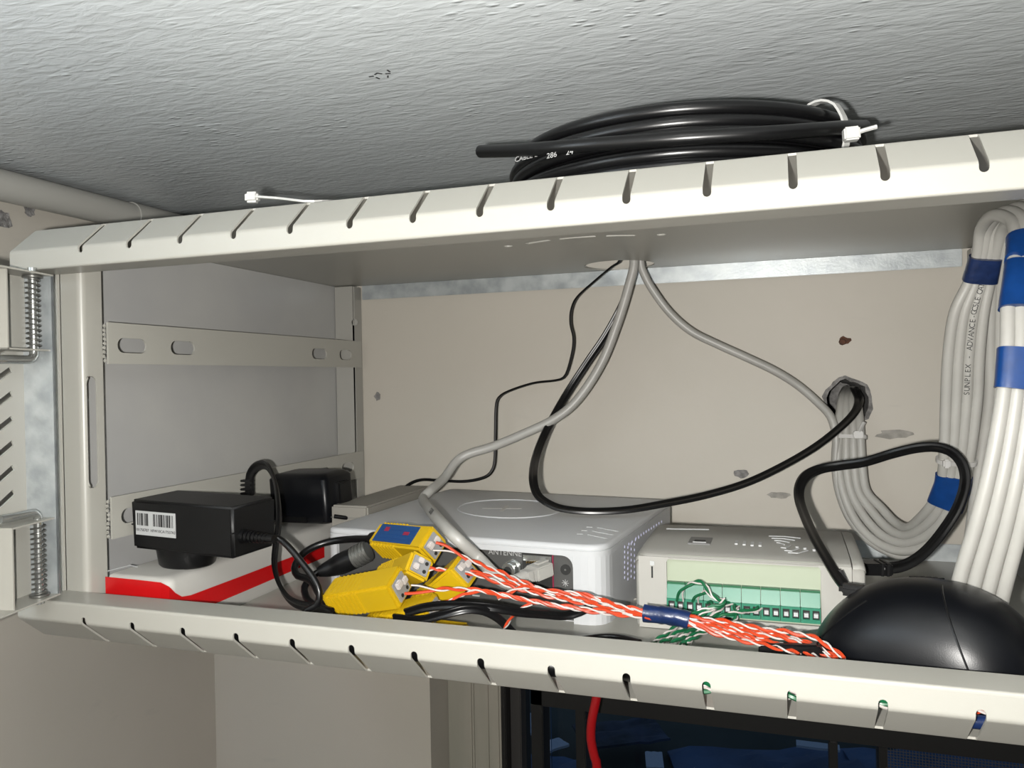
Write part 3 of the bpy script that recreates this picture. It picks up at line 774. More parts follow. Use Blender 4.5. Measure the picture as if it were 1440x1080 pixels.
# lid + brow
rings = [[(*q, z) for q in inset(full, i)] for z, i in ((brow, .0), (RT-.0042, 0), (RT-.0040, .0006), (RT-.0034, .0006), (RT-.0032, 0), (RT-.0012, .0004), (RT-.0003, .0016), (RT, .003))]
MB().rings(rings).build('lid', 'white', router, smooth=True, xf=ri)
# lower body: full outline but with the front cut back where the ports are
pl, prr, pd = .0095, .1895, .0045
lowQ = []
for q in full: lowQ.append(q)
fi = [i for i, q in enumerate(full)]
# outline order: corner0 (front-left) .. corner1 (front-right) ..
c0 = full[:7]; rest = full[7:]
lowQ = c0 + [fp(pl, 0), fp(pl, pd), fp(prr, pd), fp(prr, 0)] + rest
lowQ = [q for i, q in enumerate(lowQ)]
bm_ = MB(); rings = [[(*q, z) for q in lowQ] for z in (FZ, FZ+.001, brow)]
bm_.rings(rings); bm_.build('base', 'white', router, xf=ri)
# port panel
R3 = basis((0, 0, 0), (fx.x, fx.y, 0), (0, 0, 1)).to_3x3()
def fpt(px, py, d=pd): return on_plane(px, py, V((*fp(0, d), 0)), V((fyv.x, fyv.y, 0)))
def fl_box(px0, px1, py0, py1, d0, d1, nm, mm, par, bev=0):
    a = fpt(px0, py0, pd); b = fpt(px1, py1, pd)
    ua = (V((a.x, a.y))-RQ[0]).dot(fx); ub = (V((b.x, b.y))-RQ[0]).dot(fx)
    z0, z1 = min(a.z, b.z), max(a.z, b.z)
    return MB().hexa([(*fp(u, d), z) for z in (z0, z1) for d in (pd+d0, pd+d1) for u in (ua, ub)]).build(nm, mm, par, bevel=bev, xf=ri)
panel = MB().hexa([(*fp(u, d), z) for z in (FZ+.001, brow) for d in (pd-.0012, pd+.001) for u in (pl, prr)]).build('port_panel', 'port', router, xf=ri)
# rounded white corner of the panel opening (upper right)
cu = prr; rad_ = .007
vsA = [fp(cu, -.0002)]+[fp(cu-rad_+rad_*math.cos(a), -.0002) for a in [math.pi/2*k/6 for k in range(7)]]
zs_ = [brow]+[brow-rad_+rad_*math.sin(a) for a in [math.pi/2*k/6 for k in range(7)]]
fr_ = [(*q, z) for q, z in zip(vsA, zs_)]; bk_ = [(q[0]+fyv.x*.003, q[1]+fyv.y*.003, q[2]) for q in fr_]
n = len(fr_)
MB().add(fr_+bk_, [tuple(range(n)), tuple(range(2*n-1, n-1, -1))]+[(i, (i+1) % n, n+(i+1) % n, n+i) for i in range(n)]).build('opening_corner', 'white', router, xf=ri)
# socket for the network plug
jack = fl_box(735.5, 779, 776, 838, -.0016, -.0011, 'network_socket', 'hole', router)
fl_box(737.5, 777, 779, 790, -.0024, -.0012, 'socket_shell', 'steel', router)
mb = MB()
for k in range(8):
    a = fpt(742+k*3.4, 790, pd-.0020); mb.obox(a, .0007, .001, .004, R3)
mb.build('contact_pin', 'gold', router, xf=ri)
fl_box(778, 780.5, 780, 838, -.0022, -.0012, 'red_line', 'redink', router)
jk = fpt(795.5, 801, pd-.0012); dn = V((-fyv.x, -fyv.y, 0))
MB().cyl(jk, jk+dn*.0006, .0034, n=22).build('power_socket', 'hole', router, smooth=True, xf=ri)
MB().cyl(jk, jk+dn*.0009, .0007, n=10).build('power_pin', 'steel', router, smooth=True, xf=ri)
ct = fpt(724, 797, pd-.0012)
mb = MB(); mb.tube([ct, ct+dn*.0042], .0062, 6); mb.build('antenna_nut', 'steel', router, xf=ri, bevel=.0005)
mb = MB(); mb.cyl(ct, ct+dn*.0118, .0046, n=22)
for k in range(5): mb.cyl(ct+dn*(.0052+k*.0013), ct+dn*(.0059+k*.0013), .0049, n=22)
mb.build('antenna_connector', 'steel', router, smooth=True, xf=ri)
MB().cyl(ct+dn*.0118, ct+dn*.0120, .0028, n=14).build('antenna_core', 'hole', router, xf=ri)
text_mesh('printed_text', 'ANTENNE', .0052, 'paleink', router, ri @ basis(fpt(710, 777.5, pd-.00135), (fx.x, fx.y, 0), (0, 0, 1)))
mb = MB(); s_ = fpt(795, 820, pd-.0013)
for k in range(4):
    a = k*math.pi/4; dd = V((fx.x, fx.y, 0))*math.cos(a)+V((0, 0, 1))*math.sin(a); mb.tube([s_-dd*.0024, s_+dd*.0024], .00022, 4)
mb.build('power_symbol', 'paleink', router, xf=ri)
fl_box(666, 676, 835, 838, -.002, -.0012, 'panel_mark', 'paleink', router)
# oval emblem on the lid
ec = at(716, 715, Z=RT); 
ea = (at(790, 717, Z=RT)-at(643, 716, Z=RT))/2; eb = (at(716, 702.5, Z=RT)-at(716, 728, Z=RT))/2
ell = [ec+ea*math.cos(2*math.pi*k/64)+eb*math.sin(2*math.pi*k/64)+V((0, 0, .0002)) for k in range(65)]
MB().tube(ell, .00055, 6, cap=False).build('oval_rim', 'white', router, smooth=True, xf=ri)
mb = MB(); ux = ea.normalized(); uy = eb.normalized()
R_e = basis((0, 0, 0), ux, uy).to_3x3()
mb.obox(ec-ux*.006+V((0, 0, -.0001)), ea.length*.75, .0025, .0005, R_e); mb.obox(ec-ux*.004+V((0, 0, -.0001)), .003, eb.length*.6, .0005, R_e)
mb.build('emblem_mark', 'whitebox', router, xf=ri)
# indicator grooves on the right front of the lid
mb = MB()
for pa, pb_ in (((827, 752), (850, 757)), ((833, 747), (859, 752)), ((840, 742), (866, 747))):
    A = at(*pa, Z=RT+.0001); B = at(*pb_, Z=RT+.0001); d = B-A; mb.tube([A, B, B+V((.006, .0015, -.0012))], .00035, 5)
    mb.obox(A-V((.006, -.0015, 0)), .004, .0012, .0003, R_e)
mb.build('indicator_groove', 'paper', router, xf=ri)
# lit vent holes in the right side
sd = (RQ[2]-RQ[1]).normalized(); sn = V((sd.y, -sd.x, 0)).normalized()
sp0 = V((*RQ[1], 0))
mb = MB()
def dot(px, py):
    q = on_plane(px, py, sp0, sn)+sn*.0002; t = V((sd.x, sd.y, 0)); mb.add([q+t*.0011*math.cos(a)+V((0, 0, .0011*math.sin(a))) for a in [2*math.pi*k/6 for k in range(6)]], [tuple(range(6))])
for r_ in range(7):
    for c_2 in range(4):
        x = 878+c_2*4.6; y = 771+r_*7.2+(3 if c_2 % 2 else 0)-c_2*2.2*(1-r_/10)
        dot(x, y-2)
for k in range(11): dot(894+k*3.6, 757-k*2.35)
for k in range(4): dot(884+k*4.6, 765-k*3)
o = mb.build('vent_hole', 'led', router, xf=ri); o['kind'] = 'stuff'

# ---- grey-white network cable with its plug, from the roof hole down to the router
HY = .335
net = thing('network_cable', 'grey-white network cable hanging from the roof hole, plugged into the white router', 'cable', at(735, 810, Y=.118))
ni = Matrix.Translation(-net.location)
roofp = at(892, 368, Y=.322)
pth = spline([V((.260, .316, .30)), V((.260, .316, .245)), at(892, 368, Y=.316), at(885, 400, Y=.316), at(868, 455, Y=.315), at(845, 512, Y=.314), at(812, 562, Y=.309), at(780, 589, Y=.305), at(730, 613, Y=.300), at(690, 629, Y=.296), at(655, 640, Y=.290), at(640, 651, Y=.284), at(625, 672, Y=.270), at(602, 693, Y=.238), at(595, 701, Z=.0315), at(602, 713, Z=.0350), at(613, 727, Z=.0365), at(640, 755, Z=.0305), at(672, 784, Z=.0160), at(690, 803, Y=.098), at(702, 814, Y=.097), at(716, 821, Y=.099), at(727, 816, Y=.104), at(738, 811, Y=.110)], .003)
MB().tube(pth, .0040, 14).build('cable', 'cable_grey', net, smooth=True, xf=ni)
text_mesh('printed_text', 'C6UE8', .0052, 'ink', net, ni @ basis(at(606, 719, Z=.041), (at(613, 727, Z=.0365)-at(602, 713, Z=.035)), V((.5, .3, .8))))
pa = at(738, 811, Y=.110); pb2 = at(768, 799, Y=.126); dd = (pb2-pa)
mb = MB()
Rp = basis((0, 0, 0), dd, V((0, 0, 1)).cross(dd)).to_3x3()
mb.obox(pa+dd*.70, dd.length*.75, .0118, .0085, Rp)
mb.build('plug', 'cable_white', net, bevel=.0008, xf=ni)
mb = MB(); 
for k in range(6): mb.obox(pa+dd*(.0+k*.075), dd.length*.045, .0105-.0006*(5-k), .0088-.0006*(5-k), Rp)
mb.obox(pa+dd*.2, dd.length*.45, .0085, .007, Rp); mb.build('boot', 'cable_grey', net, bevel=.0004, xf=ni)
mb = MB().obox(pa+dd*.78+V((0, 0, .0052)), dd.length*.5, .004, .0012, Rp); mb.build('latch', 'cable_white', net, xf=ni)

# ---- cables from the roof hole along the wall
c1 = px_path([(872, 366, .318), (862, 374, .322), (838, 394, .335), (812, 418, .343), (804, 436, .346), (803, 455, .347), (807, 474, .348), (806, 492, .348), (799, 520, .349), (793, 531, .349), (782, 535, .349), (750, 539, .350), (716, 550, .350), (702, 559, .350), (698, 572, .350), (697, 610, .349), (696, 648, .347), (692, 662, .345), (682, 671, .343), (655, 677, .340), (620, 676, .338), (592, 675, .336), (574, 682, .334), (564, 696, .332), (560, 712, .330), (559, 728, .330)])
c1 = [V((.256, .31, .30)), V((.256, .312, .25))] + c1
tag(MB().tube(spline(c1, .003), .0017, prof=DUAL, up=V((0, 0, 1))).build('power_lead', 'rubber', smooth=True), 'thin black twin lead hanging in bends along the back wall, left of the other cables', 'cable')
c2 = px_path([(893, 372, .334), (887, 392, .334), (877, 425, .334), (853, 470, .333), (826, 510, .330), (796, 556, .322), (770, 603, .30), (755, 640, .268), (750, 672, .23), (755, 694, .22), (768, 706, .214), (790, 715, .212), (830, 719, .214), (880, 717, .222), (930, 709, .235), (990, 697, .252), (1050, 679, .272), (1105, 653, .295), (1150, 626, .318), (1185, 598, .338), (1203, 578, .352), (1208, 562, .364), (1203, 549, .385), (1198, 545, .42)])
c2 = [V((.266, .334, .30)), V((.266, .334, .25))] + c2
tag(MB().tube(spline(c2, .003), .0024, prof=DUAL, up=V((0, 0, 1))).build('power_lead', 'rubber', smooth=True), 'thick black twin lead looping low over the router lid and into the wall hole', 'cable')
c3 = px_path([(901, 370, .325), (906, 386, .326), (918, 408, .328), (942, 440, .331), (972, 466, .334), (1010, 485, .337), (1050, 503, .340), (1090, 522, .343), (1122, 542, .346), (1150, 566, .348), (1168, 586, .350), (1176, 615, .350), (1175, 650, .347), (1180, 690, .342), (1196, 730, .335), (1225, 762, .322), (1265, 781, .31), (1300, 778, .305)])
c3 = [V((.2675, .322, .30)), V((.2675, .323, .25))] + c3
tag(MB().tube(spline(c3, .003), .0035, 12).build('network_cable', 'cable_grey', smooth=True), 'grey-white network cable running from the roof hole down to the bundle at the wall hole', 'cable')

# ---- bundle of white network cables at the right
bun = thing('cable_bundle', 'bundle of white network cables taped in blue, looped up the right end of the cabinet', 'cables', at(1370, 830, Y=.1))
bi3 = Matrix.Translation(-bun.location)
def strand(o):   # o = 0 (outer) .. 3 (inner)
    i = 3-o; K = []
    K += [(1189+o*5, 548, .41), (1184+o*7, 560, .376), (1181+o*9, 585, .358), (1180+o*10, 612, .352), (1179+o*11, 650, .347), (1185+o*11, 690, .340), (1203+o*12, 732-o*6, .331), (1232+o*9, 762-o*9, .319), (1270+o*2, 775-o*11, .304)]
    K += [(1312-o*6, 762-o*11, .285), (1340-o*9, 730-o*8, .268), (1354-o*10, 690-o*4, .256), (1364-o*12, 640, .246), (1374-o*14.5, 560, .236), (1377-o*14.5, 500, .228), (1383-o*13.5, 440, .22), (1392-o*9.5, 395, .214), (1399-o*8.0, 358, .206)]
    K += [(1410-o*10, 322-i*2, .192), (1424-o*9+i*6, 303-i*5, .165), (1432-o*3+i*11, 312-i*5, .138), (1431-o*1+i*15, 345-i*3, .118), (1424+i*16, 390, .104), (1418+i*17, 430, .096), (1417+i*18, 480, .090), (1413+i*18, 540, .086), (1404+i*19, 600, .084), (1390+i*20, 670, .084), (1372+i*21, 740, .087), (1352+i*22, 805, .093), (1341+i*22, 850, .101), (1333+i*22, 900, .116)]
    return K
SP = []
for o in range(4):
    P = px_path(strand(o)); SP.append(P)
    MB().tube(spline(P, .003), .0036, 12).build('cable', 'cable_white', bun, smooth=True, xf=bi3)
for (xb, dxx) in ((1391, 0), (1403, 12)):
    K = [(xb-33, 830, .275), (xb-30, 780, .268), (xb-20, 700, .256), (xb-8, 620, .25), (xb, 560, .243), (xb+1, 500, .236), (xb+3, 430, .226), (xb+7, 370, .21), (xb+22, 318, .185), (xb+52, 308, .14), (xb+68, 350, .112), (xb+74, 430, .102), (xb+70, 540, .098), (xb+58, 640, .096), (xb+30, 740, .1), (xb+8, 810, .107), (xb-4, 860, .12), (xb-8, 905, .13)]
    MB().tube(spline(px_path(K), .003), .0036, 12).build('cable', 'cable_white', bun, smooth=True, xf=bi3)
def wrap(ia, ib, nm='tape', mm='tape', strands=(0, 1, 2, 3), extra=.0008, thick=1.0, fa=0.0, fb=0.0):
    """tape band round the strands between key indices ia..ib"""
    rings = []
    M_ = 7
    for s in range(M_):
        t = ia+(ib-ia)*s/(M_-1); i0 = int(t); u = t-i0
        c = [SP[o][i0].lerp(SP[o][min(i0+1, len(SP[o])-1)], u) for o in strands]
        tn = [SP[o][min(i0+1, len(SP[o])-1)]-SP[o][i0] for o in strands]
        T = sum(tn, V((0, 0, 0))).normalized(); mid = sum(c, V((0, 0, 0)))/len(c)
        a = c[-1]-c[0]; a = a-T*a.dot(T); L = a.length; a = a.normalized(); b = T.cross(a).normalized()
        hw = L/2+.0036+extra; ht = (.0036+extra)*thick
        sh = T*(fa if s == 0 else fb if s == M_-1 else 0)
        ring = []
        for k in range(28):
            an = 2*math.pi*k/28; cx, sx = math.cos(an), math.sin(an)
            ring.append(mid+a*hw*math.copysign(abs(cx)**.55, cx)+b*ht*math.copysign(abs(sx)**.7, sx)+sh)
        rings.append(ring)
    o = MB().rings(rings, cap=True).build(nm, mm, bun, smooth=True, xf=bi3)
    return o
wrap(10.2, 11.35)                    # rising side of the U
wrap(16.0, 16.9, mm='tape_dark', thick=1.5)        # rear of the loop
wrap(20.9, 21.55, thick=1.7)           # front top
wrap(21.7, 23.1, thick=1.5)
wrap(24.2, 25.15, thick=1.4)
wrap(11.76, 11.88, 'cable_tie', 'tie_grey', extra=.0015)
wrap(3.0, 3.14, 'cable_tie', 'tie_grey', extra=.0014)
q = at(1207, 611, Y=.344)
MB().obox(q, .0075, .006, .006).build('tie_head', 'tie_grey', bun, bevel=.0008, xf=bi3)
MB().tube([q, q+V((.002, -.002, .006)), q+V((.0045, -.003, .0105))], .0015, 6).build('tie_tail', 'tie_grey', bun, xf=bi3)
q = at(1331, 652, Y=.242); MB().obox(q, .0045, .005, .006).build('tie_head', 'tie_grey', bun, bevel=.001, xf=bi3)
# print along one rear strand
def print_along(o, ia, ib, s, size):
    A = SP[o]; P = []
    fine = []
    for k in range(len(s)):
        t = ia+(ib-ia)*k/(len(s)-1); i0 = int(t); u = t-i0; p = A[i0].lerp(A[i0+1], u); d = (A[i0+1]-A[i0]).normalized()
        view = (CAM-p).normalized(); x = d
        if s[k] != ' ':
            z = view - x*view.dot(x); z = z.normalized(); y = z.cross(x)
            text_mesh('printed_letter', s[k], size, 'ink', bun, bi3 @ basis(p+z*.0037, x, y))
print_along(1, 13.15, 16.0, 'SUNPLEX - ADVANCE-GC5LE CAT.', .0046)

# ---- small grey access controller with green terminals
con = thing('controller', 'pale grey controller box with a row of green screw terminals, right of the router', 'controller', (.3535, .17, FZ))
cni = Matrix.Translation(-con.location)
CX0, CX1, CY = .2905, .4165, .1300
pf = [(.0045, FZ), (.0045, .0150), (.0020, .0158), (.0003, .0160), (.0008, .0172), (.0030, .0184), (.012, .0196), (.04, .0206), (.088, .0210), (.094, .016), (.095, FZ)]
rings = []
for x, ins in ((CX0, .006), (CX0+.0012, .003), (CX0+.004, .0009), (CX0+.008, 0), (CX1-.0005, 0), (CX1, .0003)):
    cy_, cz_ = .05, -.004
    rings.append([(x, CY+y+(ins if y < cy_ else -ins), (z-ins if z > -.02 else z)) for y, z in pf])
MB().rings(rings).build('housing', 'grey_plastic', con, smooth=True, xf=cni)
rings = [[(x, CY+y+(ins if y < .05 else -ins)+.0005, (z-ins if z > -.02 else z)) for y, z in pf] for x, ins in ((CX1+.0006, .0002), (CX1+.004, 0), (CX1+.0068, .0008), (CX1+.0078, .0028))]
MB().rings(rings).build('end_cap', 'grey_plastic', con, smooth=True, xf=cni)
# front frame with the terminal opening
TX0, TX1 = at(938, 840, Y=CY).x, at(1155, 850, Y=CY).x
tz1, tz0 = at(1045, 787, Y=CY).z, at(1045, 873, Y=CY).z
bm = plate(fillet2 if False else rect(CX0+.0035, CX1, FZ+.0005, .0172), [[(TX0+.0030*0, tz0), (TX1, tz0), (TX1, tz1-.004), (TX1-.0015, tz1-.0012), (TX1-.004, tz1), (TX0+.004, tz1), (TX0+.0015, tz1-.0012), (TX0, tz1-.004)]], (), lambda a, b: (a, CY, b), thick=.005, flip=False)
for v in bm.verts:
    if v.co.y < CY-.001: pass
ys = [v.co.y for v in bm.verts]
if min(ys) < CY-.002:
    for v in bm.verts: v.co.y += .005
bm.transform(cni); bobj('front_frame', bm, 'grey_plastic', con)
MB().box(TX0, TX1, CY+.0025, CY+.0048, tz0, tz1).build('label_strip', 'cream', con, xf=cni)
# indicator slot at left, with its light cover
q = at(917, 797, Y=CY); MB().box(q.x-.0012, q.x+.0012, CY-.0004, CY+.001, q.z-.0075, q.z+.001).build('button_slot', 'hole', con, xf=cni, bevel=.0008)
MB().box(q.x-.0012, q.x+.0014, CY-.0005, CY+.001, q.z+.001, q.z+.0035).build('slot_cover', 'paper', con, xf=cni)
# eight terminal blocks, two ways each
bw = (TX1-TX0-.0006)/8
zt1 = at(1045, 827, Y=CY).z; zm = at(1045, 848, Y=CY-.003).z; zb_ = at(1045, 869, Y=CY-.003).z
for k in range(8):
    xa = TX0+.0003+k*bw; xb = xa+bw-.0003
    mb = MB().hexa([(x, y, z) for (z, yy) in ((zm, -.0036), (zt1, -.0006)) for y in (CY+yy, CY+.003) for x in (xa, xb)])
    hs = [rect(xa+bw*f-.0019, xa+bw*f+.0019, zb_+.0022, zm-.0014) for f in (.27, .75)]
    bmx = plate(rect(xa, xb, zb_, zm), hs, (), lambda a, b: (a, CY-.0040, b), thick=0.002)
    yy = [v.co.y for v in bmx.verts]; sh = (CY-.0040)-min(yy)
    for v in bmx.verts: v.co.y += sh
    bmx.transform(cni); blk = bobj('terminal_block', bmx, 'green', con)
    mb.build('terminal_cover', 'green', blk, bevel=.0003, xf=cni)
    MB().box(xa+.0001, xb-.0001, CY-.0014, CY+.0003, zb_+.0004, zm-.0003).build('terminal_back', 'hole', blk, xf=cni)
    mb = MB()
    for f in (.27, .75): mb.box(xa+bw*f-.0012, xa+bw*f+.0012, CY-.0034, CY-.0014, zb_+.0032, zm-.0034)
    mb.build('clamp', 'paper', blk, xf=cni)
    MB().box(xa, xb, CY-.0008, CY+.003, zt1, zt1+.0012).build('terminal_ridge', 'gwire', blk, xf=cni)
# top marks
zt = .0209
def topq(px, py): return at(px, py, Z=zt)
mb = MB()
q = topq(985, 760); mb.box(q.x-.007, q.x+.007, q.y-.010, q.y+.010, zt-.001, zt+.0002)
mb.build('socket_recess', 'greyink', con, xf=cni)
MB().box(q.x-.0035, q.x+.0035, q.y-.006, q.y-.001, zt-.001, zt+.0006).build('usb_socket', 'hole', con, xf=cni)
MB().box(q.x-.0042, q.x+.0042, q.y-.0078, q.y-.0062, zt-.001, zt+.0006).build('socket_lip', 'paper', con, xf=cni)
mb = MB()
for px, py in ((1036, 762), (1047, 763), (1058, 764), (1069, 764.5)):
    q = topq(px, py); mb.box(q.x-.0009, q.x+.0009, q.y-.006, q.y+.004, zt-.001, zt+.0003)
mb.build('indicator_light', 'paper', con, xf=cni)
mb = MB()
for (x0_, x1_, y_) in ((1081, 1126, 754), (1085, 1118, 757), (1089, 1110, 760), (1092, 1103, 763)):
    mb.tube([topq(x0_, y_), topq((x0_+x1_)/2, y_+.6), topq(x1_, y_+3)], .0004, 5)
for (x0_, x1_, y_) in ((1098, 1112, 770), (1103, 1124, 774), (1108, 1136, 777)):
    mb.tube([topq(x0_, y_), topq((x0_+x1_)/2, y_+1), topq(x1_, y_-3)], .0004, 5)
for px, py in ((1121, 769), (1132, 771), (1145, 773)):
    q = topq(px, py); mb.cyl((q.x, q.y, zt-.001), (q.x, q.y, zt+.0004), .0010, n=8)
mb.tube([topq(937, 744), topq(960, 744.5), topq(997, 745)], .0006, 5)
mb.build('embossed_mark', 'paper', con, xf=cni)  # white colour stands in for highlights along the embossed lines

# ---- black lead plugged into the controller's right end
usb = thing('plug_lead', 'black lead looping up from its plug in the right end of the grey controller', 'cable', at(1230, 799, Y=.19))
ui = Matrix.Translation(-usb.location)
qa = at(1211, 798, Y=.185); qb = at(1251, 799, Y=.19)
mb = MB().obox((qa+qb)/2, (qb-qa).length, .012, .0075, basis((0, 0, 0), qb-qa, (0, 1, 0)).to_3x3()); mb.build('plug', 'black', usb, bevel=.0008, xf=ui)
mb = MB()
for k in range(2): mb.obox(qa.lerp(qb, .62+k*.2)+V((0, 0, .0002)), .0016, .0125, .0082, basis((0, 0, 0), qb-qa, (0, 1, 0)).to_3x3())
mb.build('plug_rib', 'blackmat', usb, xf=ui)
MB().obox(at(1230, 799, Y=.183)+V((0, 0, 0)), .012, .0008, .0012).build('plug_mark', 'greyink', usb, xf=ui)
pth = px_path([(1250, 799, .19), (1266, 797, .192), (1284, 789, .195), (1303, 774, .2), (1325, 748, .206), (1346, 715, .21), (1357, 680, .212), (1354, 655, .213), (1340, 637, .214), (1318, 629, .215), (1290, 630, .216), (1255, 638, .22), (1215, 650, .228), (1180, 655, .232), (1152, 660, .23), (1134, 669, .222), (1125, 684, .212), (1124, 702, .2), (1131, 724, .18), (1145, 755, .15), (1162, 785, .128), (1178, 812, .112), (1190, 828, .104)])
MB().tube(spline(pth, .003), .0024, prof=DUAL, up=V((0, 0, 1))).build('lead', 'rubber', usb, smooth=True, xf=ui)
MB().obox(at(1183, 812, Y=.118), .005, .004, .009, Matrix.Rotation(-.4, 3, 'Y')).build('end_grip', 'black', usb, bevel=.001, xf=ui)

# ---- computer mouse
mo = thing('computer_mouse', 'glossy black computer mouse on the cabinet floor at the right, below the white cables', 'mouse', (.4475, .078, FZ), (0, 0, math.radians(-14)))
Lm, Wm, Hm = .0575, .0335, .0505
def mouse_pt(u, v):   # u -1..1 along, v angle 0..pi across
    w_ = Wm*(1-abs(u)**3.2)**.5*(1+.06*math.sin(u*3)); peak = .04
    h = Hm*max(0, (1-abs((u-peak)/(1.0+(peak if u < peak else -peak)))**2.3))**.62
    return V((u*Lm, -math.cos(v)*w_*(abs(math.cos(v))**-.12 if abs(math.cos(v)) > .05 else 1), .002+h*math.sin(v)**.8))
mb = MB(); NU, NV = 40, 22
us = [-math.cos(math.pi*k/NU)*.9995 for k in range(NU+1)]
vsm = [mouse_pt(u, max(1e-4, min(math.pi-1e-4, math.pi*j/NV))) for u in us for j in range(NV+1)]
mb.add(vsm, [(i*(NV+1)+j, i*(NV+1)+j+1, (i+1)*(NV+1)+j+1, (i+1)*(NV+1)+j) for i in range(NU) for j in range(NV)])
mb.full = 1; mb.build('shell', 'gloss', mo, smooth=True)
mb = MB(); ringb = [(u*Lm*.98, -Wm*.96*(1-abs(u)**3.2)**.5, 0) for u in us]+[(u*Lm*.98, Wm*.96*(1-abs(u)**3.2)**.5, 0) for u in reversed(us)]
mb.rings([ringb, [(x, y, .004) for x, y, z in ringb]]); mb.build('sole', 'black', mo)
def seam(f, nm='seam', r=.0005, mm='black'):
    MB().tube([mouse_pt(*f(t/24))+V((0, 0, .0000)) for t in range(25)], r, 6).build(nm, mm, mo, smooth=True)
seam(lambda t: (.12+.18*t*t+.05*t, .25+1.15*(1-t)))
seam(lambda t: (.70+.04*t, .2+1.1*(1-t)))
seam(lambda t: (-.95+.5*t, .62+.45*t))
mb = MB()
for k in range(5):
    q = mouse_pt(-.12+k*.05, 1.75); mb.obox(q, .0045, .0012, .0006, Matrix.Rotation(.6, 3, 'Z'))
mb.build('embossed_mark', 'blackmat', mo)
q = mouse_pt(-.62, 1.75); MB().obox(q+V((0, 0, .001)), .014, .008, .006).build('scroll_wheel', 'black', mo, bevel=.002)

# ---- small black box in front of the controller
blk = tag(MB().hexa([at(1066, 925, Y=.066), at(1178, 935, Y=.05), at(1075, 897, Y=.105), at(1178, 905, Y=.095),
                     at(1066, 905, Y=.066), at(1150, 908, Y=.05), at(1098, 891, Y=.105), at(1158, 884, Y=.095)]).build('adapter_box', 'blackmat', bevel=.001),
          'small black box lying between controller and mouse, under the orange wires', 'box')

# ---- yellow video baluns
def balun(c, e, dims, label, blue=False, connector=None):
    t = thing('video_balun', label, 'balun', c, tuple(math.radians(x) for x in e), 'yellow baluns piled in front of the router')
    l, w_, h = (x/2 for x in dims)
    mb = MB().hexa([(sx*l, sy*w_*(1 if sx > 0 else .93), sz*h*(1 if sx > 0 else .93)) for sz in (-1, 1) for sy in (-1, 1) for sx in (-1, 1)])
    mb.build('housing', 'yellow', t, bevel=.0016, seg=2, smooth=True)
    mb = MB()
    for k in range(8):
        x = -l*.88+k*.0032; q = .945+.05*(x+l)/(2*l)
        mb.box(x, x+.0016, -w_*q-.0009, w_*q+.0009, -h*.84, h*.84); mb.box(x, x+.0016, -w_*.8, w_*.8, -h*q-.0008, h*q-.0 if blue else h*q+.0002)
    mb.build('grip_rib', 'yellow', t, bevel=.0004)
    MB().box(l-.001, l+.0010, -w_*.68, w_*.68, -h*.72, h*.72).build('terminal', 'grey', t, bevel=.0004)
    mb = MB(); mb.box(l+.0008, l+.0036, -w_*.55, -w_*.04, h*.20, h*.66); mb.box(l+.0008, l+.0030, w_*.14, w_*.60, -h*.05, h*.40)
    mb.build('push_lever', 'wwire', t, bevel=.0005)
    mb = MB()
    for y in (-.35, .35): mb.cyl((l+.0008, w_*y, -h*.4), (l+.0014, w_*y, -h*.4), .0012, n=10)
    mb.build('wire_hole', 'hole', t)
    if blue:
        MB().box(-l*.80, l*.62, -w_*.74, w_*.74, h-.0002, h+.0004).build('blue_label', 'blue_label', t)
        mb = MB(); mb.box(-l*.58, -l*.42, w_*.15, w_*.5, h+.0003, h+.0006); mb.box(l*.18, l*.38, -w_*.05, w_*.22, h+.0003, h+.0006); mb.build('red_print', 'redink', t)
        mb = MB()
        for y in (.28, -.12, -.42): mb.box(-l*.7, l*.5, w_*y-.0001, w_*y+.0001, h+.0003, h+.0005)
        mb.build('label_line', 'tape', t)
    return t
b3 = balun((.1383, .0660, .0003), (27, -12.8, -5.6), (.051, .0205, .018), 'yellow balun lying nearest the front lip, plain sides')
b1 = balun((.1486, .1010, .0241), (44.3, -3.2, -23.6), (.0533, .018, .0177), 'yellow balun with a blue label, topmost of the pile', blue=True)
b2 = balun((.1516, .0868, .0079), (55.8, -19.9, -35.4), (.0529, .0147, .0159), 'yellow balun wedged between the blue-labelled one and the front one')
b4 = balun((.1765, .0920, -.0020), (24, -36, -18), (.050, .0198, .0172), 'yellow balun tilted at the right of the pile, nearest the router ports')
b5 = balun((.1630, .0650, -.0125), (16.4, -16, -3.4), (.046, .0193, .0143), 'yellow balun low in the pile, right behind the front one')
b6 = balun((.1830, .0590, -.0195), (0, 0, -6), (.046, .018, .0145), 'yellow balun at the bottom of the pile, under the black leads')
# black connector boots at the left ends
def boot(t, l, nm_r=.0045):
    mb = MB(); mb.cyl((-l-.0005, 0, 0), (-l-.007, 0, 0), .0062, .0060, 18); mb.build('bayonet_ring', 'steel', t, smooth=True)
    mb = MB(); mb.tube([(-l-.007, 0, 0), (-l-.016, 0, -.0005), (-l-.026, 0, -.002), (-l-.036, 0, -.0045)], [.0064, .0060, .0048, .0032], 14); mb.build('boot', 'black', t, smooth=True)
boot(b2, .0529/2)
bnc = thing('connector_lead', 'black lead with a silver bayonet connector behind the yellow baluns', 'cable', at(470, 790, Y=.1))
bn = Matrix.Translation(-bnc.location)
A = at(518, 774, Y=.115); B = at(497, 785, Y=.113); Cq = at(470, 797, Y=.11); Dq = at(447, 805, Y=.104)
mb = MB(); mb.cyl(A, B, .0068, .0072, 20)
for k in range(4): mb.cyl(A.lerp(B, .15+.22*k), A.lerp(B, .25+.22*k), .0076, n=20)
mb.build('bayonet_ring', 'wire', bnc, smooth=True, xf=bn)
